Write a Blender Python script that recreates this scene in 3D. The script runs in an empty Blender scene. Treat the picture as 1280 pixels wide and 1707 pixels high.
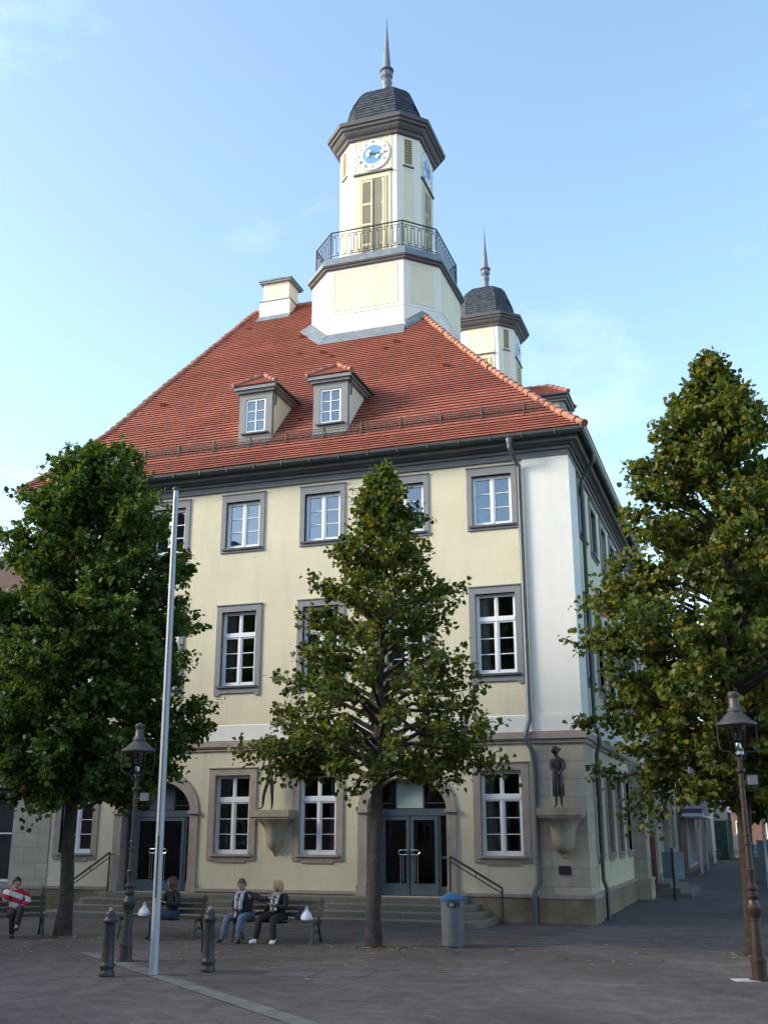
import bpy, bmesh, math, random
import numpy as np
from mathutils import Vector, Matrix
R = math.radians
random.seed(7)
C = bpy.context.scene.collection
SC = bpy.context.scene

# ------------------------------------------------------------------ materials
def newmat(name):
    m = bpy.data.materials.new(name); m.use_nodes = True
    nt = m.node_tree
    return m, nt, nt.nodes, nt.links, nt.nodes['Principled BSDF']

def mat(name, col, rough=.7, metal=0, noise=.12, nscale=3, bump=0, bscale=40, spec=.5, stain=0):
    m, nt, N, L, P = newmat(name)
    P.inputs['Roughness'].default_value = rough; P.inputs['Metallic'].default_value = metal
    P.inputs['Specular IOR Level'].default_value = spec
    tc = N.new('ShaderNodeTexCoord')
    n = N.new('ShaderNodeTexNoise'); n.inputs['Scale'].default_value = nscale; n.inputs['Detail'].default_value = 6
    L.new(tc.outputs['Object'], n.inputs['Vector'])
    mr = N.new('ShaderNodeMapRange'); mr.inputs[1].default_value = .3; mr.inputs[2].default_value = .7
    mr.inputs[3].default_value = 1-noise; mr.inputs[4].default_value = 1+noise
    L.new(n.outputs['Fac'], mr.inputs[0])
    mx = N.new('ShaderNodeVectorMath'); mx.operation = 'SCALE'; mx.inputs[0].default_value = col[:3]
    L.new(mr.outputs[0], mx.inputs['Scale'])
    out = mx.outputs[0]
    if stain:
        mp = N.new('ShaderNodeMapping'); mp.inputs['Scale'].default_value = (2.2, 2.2, .25)
        L.new(tc.outputs['Object'], mp.inputs[0])
        n2 = N.new('ShaderNodeTexNoise'); n2.inputs['Scale'].default_value = 1.3; n2.inputs['Detail'].default_value = 8; n2.inputs['Roughness'].default_value = .65
        L.new(mp.outputs[0], n2.inputs['Vector'])
        m2 = N.new('ShaderNodeMapRange'); m2.inputs[1].default_value = .5; m2.inputs[2].default_value = .78
        m2.inputs[3].default_value = 1; m2.inputs[4].default_value = 1-stain
        L.new(n2.outputs['Fac'], m2.inputs[0])
        mx2 = N.new('ShaderNodeVectorMath'); mx2.operation = 'SCALE'
        L.new(out, mx2.inputs[0]); L.new(m2.outputs[0], mx2.inputs['Scale']); out = mx2.outputs[0]
    L.new(out, P.inputs['Base Color'])
    if bump:
        b = N.new('ShaderNodeTexNoise'); b.inputs['Scale'].default_value = bscale; b.inputs['Detail'].default_value = 4
        L.new(tc.outputs['Object'], b.inputs['Vector'])
        bp = N.new('ShaderNodeBump'); bp.inputs['Strength'].default_value = bump; bp.inputs['Distance'].default_value = .02
        L.new(b.outputs['Fac'], bp.inputs['Height']); L.new(bp.outputs[0], P.inputs['Normal'])
    return m

def brickmat(name, c1, c2, mortar, bw, bh, msize=.01, rough=.8, noise=.25, horizontal=False, bump=.4, offset=.5, rot=0, stain=0, speck=0):
    """blocks in world metres; walls use (x+y, z), ground uses (x, y)"""
    m, nt, N, L, P = newmat(name)
    tc = N.new('ShaderNodeTexCoord')
    if horizontal:
        mp = N.new('ShaderNodeMapping'); mp.inputs['Rotation'].default_value = (0, 0, rot)
        L.new(tc.outputs['Object'], mp.inputs[0]); vec = mp.outputs[0]
    else:
        s = N.new('ShaderNodeSeparateXYZ'); L.new(tc.outputs['Object'], s.inputs[0])
        ad = N.new('ShaderNodeMath'); ad.operation = 'ADD'; L.new(s.outputs[0], ad.inputs[0]); L.new(s.outputs[1], ad.inputs[1])
        cb = N.new('ShaderNodeCombineXYZ'); L.new(ad.outputs[0], cb.inputs[0]); L.new(s.outputs[2], cb.inputs[1]); vec = cb.outputs[0]
    b = N.new('ShaderNodeTexBrick'); b.offset = offset
    b.inputs['Scale'].default_value = 1; b.inputs['Brick Width'].default_value = bw; b.inputs['Row Height'].default_value = bh
    b.inputs['Mortar Size'].default_value = msize; b.inputs['Mortar Smooth'].default_value = .3
    b.inputs['Color1'].default_value = (*c1, 1); b.inputs['Color2'].default_value = (*c2, 1); b.inputs['Mortar'].default_value = (*mortar, 1)
    L.new(vec, b.inputs['Vector'])
    n = N.new('ShaderNodeTexNoise'); n.inputs['Scale'].default_value = 2.5; n.inputs['Detail'].default_value = 9; n.inputs['Roughness'].default_value = .7
    L.new(tc.outputs['Object'], n.inputs['Vector'])
    mr = N.new('ShaderNodeMapRange'); mr.inputs[1].default_value = .3; mr.inputs[2].default_value = .7
    mr.inputs[3].default_value = 1-noise; mr.inputs[4].default_value = 1+noise
    L.new(n.outputs['Fac'], mr.inputs[0])
    mx = N.new('ShaderNodeVectorMath'); mx.operation = 'SCALE'
    L.new(b.outputs['Color'], mx.inputs[0]); L.new(mr.outputs[0], mx.inputs['Scale'])
    out = mx.outputs[0]
    if speck:
        n4 = N.new('ShaderNodeTexNoise'); n4.inputs['Scale'].default_value = 7; n4.inputs['Detail'].default_value = 10; n4.inputs['Roughness'].default_value = .8
        mp4 = N.new('ShaderNodeMapping'); mp4.inputs['Scale'].default_value = (.6, 1.6, 1); mp4.inputs['Rotation'].default_value = (0, 0, .5); L.new(tc.outputs['Object'], mp4.inputs[0]); L.new(mp4.outputs[0], n4.inputs['Vector'])
        m4 = N.new('ShaderNodeMapRange'); m4.inputs[1].default_value = .56; m4.inputs[2].default_value = .74; m4.inputs[3].default_value = 1; m4.inputs[4].default_value = 1+speck
        L.new(n4.outputs['Fac'], m4.inputs[0])
        mx4 = N.new('ShaderNodeVectorMath'); mx4.operation = 'SCALE'; L.new(out, mx4.inputs[0]); L.new(m4.outputs[0], mx4.inputs['Scale']); out = mx4.outputs[0]
    if stain:
        n3 = N.new('ShaderNodeTexNoise'); n3.inputs['Scale'].default_value = .35; n3.inputs['Detail'].default_value = 5
        L.new(tc.outputs['Object'], n3.inputs['Vector'])
        m3 = N.new('ShaderNodeMapRange'); m3.inputs[1].default_value = .35; m3.inputs[2].default_value = .65
        m3.inputs[3].default_value = 1-stain; m3.inputs[4].default_value = 1+stain
        L.new(n3.outputs['Fac'], m3.inputs[0])
        mx3 = N.new('ShaderNodeVectorMath'); mx3.operation = 'SCALE'; L.new(out, mx3.inputs[0]); L.new(m3.outputs[0], mx3.inputs['Scale']); out = mx3.outputs[0]
    L.new(out, P.inputs['Base Color'])
    P.inputs['Roughness'].default_value = rough
    bp = N.new('ShaderNodeBump'); bp.inputs['Strength'].default_value = bump; bp.inputs['Distance'].default_value = .012
    ad = N.new('ShaderNodeMath'); ad.operation = 'MULTIPLY_ADD'; ad.inputs[1].default_value = -1
    L.new(b.outputs['Fac'], ad.inputs[0]); L.new(n.outputs['Fac'], ad.inputs[2])
    L.new(ad.outputs[0], bp.inputs['Height']); L.new(bp.outputs[0], P.inputs['Normal'])
    return m

def leafmat(name, stops, trans=.35):
    m, nt, N, L, P = newmat(name)
    g = N.new('ShaderNodeNewGeometry'); cr = N.new('ShaderNodeValToRGB')
    el = cr.color_ramp.elements
    el[0].position = 0; el[0].color = (*stops[0][1], 1)
    el[1].position = 1; el[1].color = (*stops[-1][1], 1)
    for p_, c_ in stops[1:-1]:
        e = el.new(p_); e.color = (*c_, 1)
    L.new(g.outputs['Random Per Island'], cr.inputs[0])
    L.new(cr.outputs[0], P.inputs['Base Color'])
    P.inputs['Roughness'].default_value = .5; P.inputs['Specular IOR Level'].default_value = .35
    tr = N.new('ShaderNodeBsdfTranslucent')
    sc = N.new('ShaderNodeVectorMath'); sc.operation = 'MULTIPLY'; sc.inputs[1].default_value = (1.5, 1.35, .4)
    L.new(cr.outputs[0], sc.inputs[0]); L.new(sc.outputs[0], tr.inputs['Color'])
    mix = N.new('ShaderNodeMixShader'); mix.inputs[0].default_value = trans
    L.new(P.outputs[0], mix.inputs[1]); L.new(tr.outputs[0], mix.inputs[2])
    L.new(mix.outputs[0], N['Material Output'].inputs['Surface'])
    return m

def glassmat(name, ior=1.9, tint=(.55, .6, .6), rough=.01, gcol=(1, 1, 1)):
    m, nt, N, L, P = newmat(name)
    N.remove(P)
    t = N.new('ShaderNodeBsdfTransparent'); t.inputs[0].default_value = (*tint, 1)
    g = N.new('ShaderNodeBsdfGlossy'); g.inputs['Roughness'].default_value = rough; g.inputs['Color'].default_value = (*gcol, 1)
    f = N.new('ShaderNodeFresnel'); f.inputs[0].default_value = ior
    tc = N.new('ShaderNodeTexCoord'); nz = N.new('ShaderNodeTexNoise'); nz.inputs['Scale'].default_value = 1.1
    L.new(tc.outputs['Object'], nz.inputs['Vector'])
    bp = N.new('ShaderNodeBump'); bp.inputs['Strength'].default_value = .12; bp.inputs['Distance'].default_value = .02
    L.new(nz.outputs['Fac'], bp.inputs['Height']); L.new(bp.outputs[0], g.inputs['Normal'])
    mix = N.new('ShaderNodeMixShader'); L.new(f.outputs[0], mix.inputs[0]); L.new(t.outputs[0], mix.inputs[1]); L.new(g.outputs[0], mix.inputs[2])
    L.new(mix.outputs[0], N['Material Output'].inputs['Surface'])
    return m

def tilemat():
    m, nt, N, L, P = newmat('roof_tile')
    tc = N.new('ShaderNodeTexCoord'); g = N.new('ShaderNodeNewGeometry')
    cr = N.new('ShaderNodeValToRGB'); e = cr.color_ramp.elements
    e[0].color = (.255, .08, .054, 1); e[1].color = (.37, .135, .095, 1)
    x = e.new(.05); x.color = (.30, .095, .065, 1); x = e.new(.93); x.color = (.335, .11, .076, 1)
    L.new(g.outputs['Random Per Island'], cr.inputs[0])
    n = N.new('ShaderNodeTexNoise'); n.inputs['Scale'].default_value = .45; n.inputs['Detail'].default_value = 9; n.inputs['Roughness'].default_value = .62; L.new(tc.outputs['Object'], n.inputs['Vector'])
    mr = N.new('ShaderNodeMapRange'); mr.inputs[1].default_value = .3; mr.inputs[2].default_value = .7; mr.inputs[3].default_value = .78; mr.inputs[4].default_value = 1.16
    L.new(n.outputs['Fac'], mr.inputs[0])
    mx = N.new('ShaderNodeVectorMath'); mx.operation = 'SCALE'; L.new(cr.outputs[0], mx.inputs[0]); L.new(mr.outputs[0], mx.inputs['Scale'])
    L.new(mx.outputs[0], P.inputs['Base Color']); P.inputs['Roughness'].default_value = .8
    P.inputs['Specular IOR Level'].default_value = .25
    return m

M = {}
M['cream'] = mat('cream_stucco', (.66, .605, .445), .9, noise=.06, nscale=.7, bump=.6, bscale=24, stain=.13)
M['cream2'] = mat('tower_cream', (.74, .675, .51), .9, noise=.04, nscale=1, bump=.2, bscale=30, stain=.05)
M['white_wall'] = mat('white_stucco', (.73, .725, .68), .9, noise=.03, nscale=.9, bump=.5, bscale=26, stain=.07)
M['white_tower'] = mat('white_tower_paint', (.76, .735, .685), .85, noise=.03, nscale=1.2, bump=.15, bscale=30, stain=.06)
M['grey_trim'] = mat('grey_trim', (.215, .22, .235), .7, noise=.06, nscale=4, stain=.1)
M['grey_cornice'] = mat('grey_cornice', (.135, .14, .155), .7, noise=.08, nscale=2, stain=.15)
M['dark_line'] = mat('dark_zinc_edge', (.07, .07, .08), .6, noise=.1)
M['gutter'] = mat('gutter_metal', (.085, .10, .10), .45, .5, noise=.15, nscale=3)
M['zinc'] = mat('zinc', (.20, .235, .265), .5, .4, noise=.2, nscale=4, stain=.2)
M['spire'] = mat('lead_grey', (.15, .17, .21), .55, .2, noise=.15, nscale=5)
M['pipe'] = mat('downpipe_zinc', (.125, .14, .16), .5, .5, noise=.15, nscale=2)
M['winwhite'] = mat('window_white', (.78, .80, .84), .4, noise=.02)
M['tile'] = tilemat()
M['ridge'] = mat('ridge_tile', (.34, .15, .10), .8, noise=.35, nscale=4)
M['slate'] = brickmat('slate', (.035, .043, .055), (.06, .068, .08), (.014, .016, .02), .22, .16, .012, .5, .3, bump=.5)
M['stone'] = brickmat('ashlar', (.48, .43, .345), (.41, .36, .285), (.27, .22, .165), .95, .445, .008, .85, .14, bump=.35, stain=.06)
M['plinth'] = brickmat('plinth_stone', (.25, .20, .135), (.21, .16, .105), (.11, .09, .07), 1.6, .75, .01, .9, .3, bump=.35, stain=.22)
M['surround'] = mat('stone_surround', (.36, .30, .26), .85, noise=.12, nscale=3, bump=.3, bscale=60, stain=.18)
M['step'] = mat('granite_step', (.165, .15, .125), .8, noise=.18, nscale=14, bump=.2, bscale=90, stain=.2)
M['doorblue'] = mat('door_blue_grey', (.07, .105, .135), .45, noise=.05)
M['steel'] = mat('brushed_steel', (.6, .62, .65), .25, 1, noise=.05)
M['rail'] = mat('handrail_brown', (.07, .055, .045), .5, .2, noise=.1)
M['iron'] = mat('wrought_iron', (.035, .035, .045), .5, .3, noise=.1)
M['glass'] = glassmat('window_glass', 1.75)
M['glasstop'] = glassmat('window_glass_upper', 2.5, gcol=(.68, .82, 1))
M['glassdoor'] = glassmat('door_glass', 1.45, (.35, .38, .4))
M['panel'] = mat('frosted_panel', (.42, .52, .50), .35, noise=.05)
M['curtain'] = mat('curtain', (.7, .7, .66), .9, noise=.2, nscale=14)
M['bronze'] = mat('bronze', (.06, .052, .06), .42, .6, noise=.4, nscale=9, bump=.3, bscale=30)
M['shutter'] = mat('shutter_cream', (.60, .54, .36), .7, noise=.04)
M['louver'] = mat('louver_slat', (.66, .55, .26), .7, noise=.04)
M['louverdk'] = mat('louver_mesh', (.22, .21, .17), .8, noise=.1)
M['clockwhite'] = mat('clock_white', (.82, .82, .84), .4, noise=.02)
M['clockblue'] = mat('clock_blue', (.13, .33, .58), .4, noise=.3, nscale=2)
M['black'] = mat('black_paint', (.015, .015, .02), .5, noise=.05)
M['castiron'] = mat('cast_iron', (.045, .042, .048), .5, .35, noise=.3, nscale=8, bump=.2, bscale=60)
M['lampbrown'] = mat('lamp_brown_paint', (.045, .027, .023), .42, .2, noise=.25, nscale=6, bump=.15, bscale=50)
M['lamproof'] = mat('lamp_roof_grey', (.075, .065, .065), .5, .3, noise=.2, nscale=6)
M['alu'] = mat('anodised_pole', (.40, .42, .45), .5, .25, noise=.06, nscale=2)
M['bin'] = mat('bin_grey', (.105, .12, .14), .5, .2, noise=.12, nscale=6, stain=.15)
M['binblue'] = mat('bin_blue', (.02, .085, .21), .45, noise=.1)
M['benchgreen'] = mat('bench_green', (.010, .045, .032), .5, .1, noise=.15)
M['benchwood'] = mat('bench_wood', (.045, .032, .025), .6, noise=.3, nscale=9)
M['bark'] = mat('bark', (.046, .038, .031), .95, noise=.35, nscale=7, bump=1, bscale=22)
M['leaf'] = leafmat('leaf_green', [(0, (.030, .066, .014)), (.45, (.058, .118, .022)), (.85, (.105, .165, .030)), (.985, (.15, .17, .03)), (1, (.25, .17, .03))], .4)
M['leaf2'] = leafmat('leaf_autumn', [(0, (.036, .066, .014)), (.45, (.078, .118, .022)), (.82, (.14, .165, .030)), (.965, (.22, .19, .035)), (1, (.26, .13, .04))], .4)
M['ground'] = brickmat('clinker_paving', (.092, .068, .065), (.075, .060, .060), (.058, .048, .048), .21, .105, .008, .85, .5, True, .45, stain=.28, speck=.9)
M['kerb'] = brickmat('kerb_slabs', (.135, .13, .12), (.11, .108, .10), (.07, .065, .06), .8, .5, .012, .85, .4, True, .3, rot=R(39))
M['drain'] = brickmat('drain_cobbles', (.19, .175, .17), (.12, .11, .11), (.05, .05, .05), .14, .16, .02, .85, .3, True, .8)
M['iron_cover'] = mat('cover', (.09, .08, .08), .6, .3, noise=.25, nscale=12, bump=.5, bscale=40)

# ------------------------------------------------------------------ mesh builder
class MB:
    def __init__(s): s.v = []; s.f = []; s.m = []
    def quad(s, a, b, c, d, mi=0):
        n = len(s.v); s.v += [tuple(a), tuple(b), tuple(c), tuple(d)]; s.f.append((n, n+1, n+2, n+3)); s.m.append(mi)
    def poly(s, pts, mi=0):
        n = len(s.v); s.v += [tuple(p) for p in pts]; s.f.append(tuple(range(n, n+len(pts)))); s.m.append(mi)
    def hexa(s, p, mi=0):
        n = len(s.v); s.v += [tuple(q) for q in p]
        for f in ((0, 3, 2, 1), (4, 5, 6, 7), (0, 1, 5, 4), (1, 2, 6, 5), (2, 3, 7, 6), (3, 0, 4, 7)):
            s.f.append(tuple(n+i for i in f)); s.m.append(mi)
    def box(s, x0, x1, y0, y1, z0, z1, mi=0):
        s.hexa([(x0, y0, z0), (x1, y0, z0), (x1, y1, z0), (x0, y1, z0), (x0, y0, z1), (x1, y0, z1), (x1, y1, z1), (x0, y1, z1)], mi)
    def bar(s, a, b, w, h=None, mi=0, up=(0, 0, 1)):
        h = h or w; a = Vector(a); b = Vector(b); d = (b-a).normalized(); u = Vector(up)
        if abs(d.dot(u)) > .99: u = Vector((0, 1, 0))
        sx = d.cross(u).normalized()*w/2; sy = sx.cross(d).normalized()*h/2
        s.hexa([a-sx-sy, a+sx-sy, a+sx+sy, a-sx+sy, b-sx-sy, b+sx-sy, b+sx+sy, b-sx+sy], mi)
    def tube(s, pts, r, n=8, mi=0, cap=True):
        pts = [Vector(p) for p in pts]; rr = r if isinstance(r, (list, tuple)) else [r]*len(pts)
        base = len(s.v); prev = None
        for i, p in enumerate(pts):
            d = (pts[min(i+1, len(pts)-1)]-pts[max(i-1, 0)]).normalized()
            if prev is None:
                u = Vector((0, 0, 1)) if abs(d.z) < .9 else Vector((1, 0, 0)); a = d.cross(u).normalized()
            else: a = (prev-d*prev.dot(d)).normalized()
            prev = a; b = d.cross(a)
            for k in range(n):
                t = 2*math.pi*k/n; s.v.append(tuple(p+(a*math.cos(t)+b*math.sin(t))*rr[i]))
        for i in range(len(pts)-1):
            for k in range(n):
                k2 = (k+1) % n; o = base+i*n
                s.f.append((o+k, o+k2, o+n+k2, o+n+k)); s.m.append(mi)
        if cap:
            s.f.append(tuple(base+k for k in reversed(range(n)))); s.m.append(mi)
            s.f.append(tuple(base+(len(pts)-1)*n+k for k in range(n))); s.m.append(mi)
    def lathe(s, prof, c=(0, 0, 0), n=20, mi=0, ang=None):
        base = len(s.v)
        for r, z in prof:
            for k in range(n):
                t = 2*math.pi*k/n; s.v.append((c[0]+r*math.cos(t), c[1]+r*math.sin(t), c[2]+z))
        for i in range(len(prof)-1):
            for k in range(n):
                k2 = (k+1) % n; o = base+i*n
                s.f.append((o+k, o+k2, o+n+k2, o+n+k)); s.m.append(mi)
        s.f.append(tuple(base+k for k in reversed(range(n)))); s.m.append(mi)
        s.f.append(tuple(base+(len(prof)-1)*n+k for k in range(n))); s.m.append(mi)
    def build(s, name, mats, parent=None, smooth=False, kind=None, bevel=0):
        me = bpy.data.meshes.new(name); me.from_pydata(s.v, [], s.f)
        if not isinstance(mats, (list, tuple)): mats = [mats]
        for m_ in mats: me.materials.append(m_)
        me.polygons.foreach_set('material_index', s.m)
        if smooth: me.polygons.foreach_set('use_smooth', [True]*len(s.f))
        me.update()
        o = bpy.data.objects.new(name, me); C.objects.link(o)
        if parent: o.parent = parent
        if kind: o['kind'] = kind
        if smooth:
            try:
                bm = bmesh.new(); bm.from_mesh(me)
                bmesh.ops.remove_doubles(bm, verts=bm.verts, dist=1e-5)
                for e in bm.edges:
                    if len(e.link_faces) == 2 and e.calc_face_angle(0) > R(38): e.smooth = False
                bm.to_mesh(me); bm.free()
            except Exception: pass
        if bevel:
            b = o.modifiers.new('Bevel', 'BEVEL'); b.width = bevel; b.segments = 2; b.limit_method = 'ANGLE'
        return o

def empty(name, loc=(0, 0, 0), rz=0, parent=None):
    o = bpy.data.objects.new(name, None); C.objects.link(o); o.location = loc; o.rotation_euler = (0, 0, rz)
    if parent: o.parent = parent
    return o
def tag(o, label, cat, group=None):
    o['label'] = label; o['category'] = cat
    if group: o['group'] = group
    return o
def copy_tree(o, parent=None):
    c = o.copy(); C.objects.link(c); c.parent = parent
    for ch in list(o.children): copy_tree(ch, c)
    return c

class Frame:
    """wall frame: u along the wall, z up, out = outward normal"""
    def __init__(s, o, u, n): s.o = Vector(o); s.u = Vector(u); s.n = Vector(n)
    def p(s, u, z, out=0): return s.o+s.u*u+s.n*out+Vector((0, 0, z))
    def box(s, mb, u0, u1, z0, z1, o0, o1, mi=0):
        mb.hexa([s.p(u0, z0, o0), s.p(u1, z0, o0), s.p(u1, z0, o1), s.p(u0, z0, o1), s.p(u0, z1, o0), s.p(u1, z1, o0), s.p(u1, z1, o1), s.p(u0, z1, o1)], mi)
    def ring(s, mb, u0, u1, z0, z1, w, o0, o1, mi=0, wb=None, wt=None):
        wb = w if wb is None else wb; wt = w if wt is None else wt
        s.box(mb, u0, u0+w, z0, z1, o0, o1, mi); s.box(mb, u1-w, u1, z0, z1, o0, o1, mi)
        s.box(mb, u0+w, u1-w, z0, z0+wb, o0, o1, mi); s.box(mb, u0+w, u1-w, z1-wt, z1, o0, o1, mi)
    def wall(s, mb, u0, u1, z0, z1, holes, depth=.3, mi=0, out=0):
        us = sorted({u0, u1} | {h[0] for h in holes} | {h[1] for h in holes})
        zs = sorted({z0, z1} | {h[2] for h in holes} | {h[3] for h in holes})
        us = [u for u in us if u0-1e-6 <= u <= u1+1e-6]; zs = [z for z in zs if z0-1e-6 <= z <= z1+1e-6]
        for i in range(len(us)-1):
            for j in range(len(zs)-1):
                cu = (us[i]+us[i+1])/2; cz = (zs[j]+zs[j+1])/2
                if any(h[0] < cu < h[1] and h[2] < cz < h[3] for h in holes): continue
                mb.quad(s.p(us[i], zs[j], out), s.p(us[i+1], zs[j], out), s.p(us[i+1], zs[j+1], out), s.p(us[i], zs[j+1], out), mi)
        for a, b, c, d in holes:
            mb.quad(s.p(a, c, out), s.p(a, d, out), s.p(a, d, out-depth), s.p(a, c, out-depth), mi)
            mb.quad(s.p(b, d, out), s.p(b, c, out), s.p(b, c, out-depth), s.p(b, d, out-depth), mi)
            mb.quad(s.p(b, c, out), s.p(a, c, out), s.p(a, c, out-depth), s.p(b, c, out-depth), mi)
            mb.quad(s.p(a, d, out), s.p(b, d, out), s.p(b, d, out-depth), s.p(a, d, out-depth), mi)

# ------------------------------------------------------------------ TOWN HALL
W = -17.5; D = 32.2; OV = .63
hall = empty('town_hall')
tag(hall, 'cream plastered town hall with red tiled roof, grey window surrounds and an octagonal clock tower', 'town hall')
FF = Frame((0, 0, 0), (1, 0, 0), (0, -1, 0))
FS = Frame((0, 0, 0), (0, 1, 0), (1, 0, 0))
COLS = [-2.2, -4.82, -7.44, -10.1, -12.7, -15.28]
DOORS = [-4.84, -12.57]
SC_Y = [2.3+2.4*k for k in range(12)]
def rect_ring(mb, prof, mi=0, x0=W, x1=0, y0=0, y1=D):
    for i in range(len(prof)-1):
        (o, z), (o2, z2) = prof[i], prof[i+1]
        a = [(x0-o, y0-o, z), (x1+o, y0-o, z), (x1+o, y1+o, z), (x0-o, y1+o, z)]
        b = [(x0-o2, y0-o2, z2), (x1+o2, y0-o2, z2), (x1+o2, y1+o2, z2), (x0-o2, y1+o2, z2)]
        for k in range(4): mb.quad(a[k], a[(k+1) % 4], b[(k+1) % 4], b[k], mi)

KIND = {  # outer half width, z0, z1, opening half width, oz0, oz1, transom (or None)
 'ground': (.76, 1.47, 4.0, .56, 1.62, 3.81, (3.06, 3.17)),
 'first': (.745, 6.18, 8.83, .57, 6.38, 8.64, (7.87, 7.97)),
 'top': (.735, 10.5, 12.37, .58, 10.62, 12.14, None)}
walls = MB()
holes = []
for i, c in enumerate(COLS):
    kinds = ['first', 'top'] + (['ground'] if i not in (1, 4) else [])
    for k in kinds:
        q = KIND[k]; holes.append((c-q[3], c+q[3], q[4], q[5]))
for c in DOORS: holes.append((c-1.4, c+1.4, .58, 4.05))
FF.wall(walls, W, 0, 0, 12.6, holes, .45)
sholes = []
for y in SC_Y:
    for k in ('first', 'top') + (('ground',) if not 10.2 < y < 22.3 else ()):
        q = KIND[k]; sholes.append((y-q[3], y+q[3], q[4], q[5]))
sholes += [(11.7, 14.9, .01, 3.9), (17.5, 20.7, .01, 3.9)]
FS.wall(walls, 0, D, 0, 12.6, sholes, .45)
walls.quad((W, 0, 0), (W, 0, 12.6), (W, D, 12.6), (W, D, 0)); walls.quad((W, D, 0), (W, D, 12.6), (0, D, 12.6), (0, D, 0))
for z in (5.0, 9.4, 12.9): walls.quad((W+.3, .4, z), (-.3, .4, z), (-.3, D-.3, z), (W+.3, D-.3, z))
walls.quad((W+.3, 5.5, 0), (-5.5, 5.5, 0), (-5.5, 5.5, 12.9), (W+.3, 5.5, 12.9)); walls.quad((-5.5, 5.5, 0), (-5.5, D-.3, 0), (-5.5, D-.3, 12.9), (-5.5, 5.5, 12.9))
# spandrels between arch and square hole
def arch_pts(c, hw, rise, zs, n=18): return [(c+hw*math.cos(math.pi*k/n), zs+rise*math.sin(math.pi*k/n)) for k in range(n+1)]
for c in DOORS:
    pts = arch_pts(c, 1.4, 1.25, 2.8)
    for k in range(len(pts)-1):
        (ua, za), (ub, zb) = pts[k], pts[k+1]
        walls.quad(FF.p(ua, za), FF.p(ub, zb), FF.p(ub, 4.05), FF.p(ua, 4.05))
walls.build('wall', M['cream'], hall)

segs = [(W-.08, DOORS[1]-1.4), (DOORS[1]+1.4, DOORS[0]-1.4), (DOORS[0]+1.4, .0)]
for F_, sg_ in ((FF, segs), (FS, ((0, 10.42), (22.02, D)))):
    for a, b in sg_:
        pl = MB(); F_.box(pl, a, b, -.2, .62, -.02, .08); p_ = pl.build('plinth', M['plinth'], hall)
        pc = MB(); F_.box(pc, a-(.02 if F_ is FS and a == 0 else 0), b if b else .1, .622, .70 if F_ is FF else .702, -.02, .105 if F_ is FF else .107); pc.build('plinth_ledge', M['surround'], p_)
pl = MB(); pl.box(W-.08, W, 0, D, -.2, .62); pl.build('plinth', M['plinth'], hall)
# corner pilasters
for xa, xb, q_ in ((-1.27, 0, 1), (W, W+1.3, -1)):
    for nm_, mt_, e_, z0, z1, yb in (('corner_ashlar', 'stone', .045, .703, 4.5, 1.3), ('corner_base', 'plinth', .15, -.2, .61, 1.3), ('corner_ledge', 'surround', .17, .612, .704, 1.32), ('corner_pilaster', 'white_wall', .045, 5.24, 12.56, 1.3)):
        b_ = MB(); b_.box(xa-(e_ if q_ < 0 else 0), xb+(e_ if q_ > 0 else 0), -e_, yb, z0, z1); b_.build(nm_, M[mt_], hall)
wb = MB(); rect_ring(wb, [(.0, 4.79), (.025, 4.80), (.025, 5.23), (0, 5.25)])
wb.box(-1.3, .07, -.07, 1.33, 4.80, 5.238); wb.box(W-.07, W+1.33, -.07, 1.33, 4.80, 5.238)
wb.build('white_band', M['white_wall'], hall)
sc = MB(); rect_ring(sc, [(0, 4.48), (.05, 4.50), (.05, 4.56), (.09, 4.58), (.12, 4.62), (.12, 4.78), (.0, 4.80)])
sc.box(-1.3, .16, -.16, 1.33, 4.601, 4.785); sc.box(-1.3, .1, -.1, 1.33, 4.49, 4.60)
sc.box(W-.16, W+1.33, -.16, 1.33, 4.601, 4.785)
sc.build('string_course', M['surround'], hall)
co = MB()
rect_ring(co, [(0, 12.5), (.07, 12.50), (.07, 12.53), (.055, 12.535), (.055, 12.68), (.11, 12.685), (.12, 12.72), (.12, 12.735), (.08, 12.74), (.08, 12.79), (.15, 12.795), (.21, 12.83), (.22, 12.855), (.35, 12.86), (.37, 12.97), (.40, 13.0), (.33, 13.005), (.33, 13.06), (.43, 13.065), (.43, 13.09)])
co.build('cornice', M['grey_cornice'], hall)
gt = MB()
rect_ring(gt, [(.46, 13.09), (.47, 13.0), (.51, 12.965), (.58, 12.97), (.63, 13.03), (.645, 13.10), (.63, 13.105), (.615, 13.06), (.55, 13.01), (.50, 13.06)])
for k in range(20):
    x = -.2-k*.93; gt.box(x-.012, x+.012, -.655, -.5, 12.955, 13.115)
gt.build('gutter', M['gutter'], hall)

# ---- windows
def woodwork(mb, F, hw, z0, z1, tr, o0=-.17, o1=-.10):
    F.ring(mb, -hw, hw, z0, z1, .055, o0, o1, wb=.085)
    zt = z1-.055
    if tr:
        F.box(mb, -hw+.055, hw-.055, tr[0], tr[1], o0, o1+.02); zt = tr[0]
        for u0, u1 in ((-hw+.055, -.02), (.02, hw-.055)): F.ring(mb, u0, u1, tr[1], z1-.055, .035, o0+.01, o1-.012)
        F.box(mb, -.02, .02, tr[1], z1-.055, o0+.012, o1-.004)
    F.box(mb, -.028, .028, z0+.085, zt, o0+.005, o1+.012)
    zb = z0+.085
    for u0, u1 in ((-hw+.055, -.028), (.028, hw-.055)):
        F.ring(mb, u0, u1, zb, zt, .045, o0+.01, o1-.006)
        for k in (1, 2):
            z = zb+.045+(zt-zb-.09)*k/3; F.box(mb, u0+.045, u1-.045, z-.012, z+.012, o0+.015, o1-.02)

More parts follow.
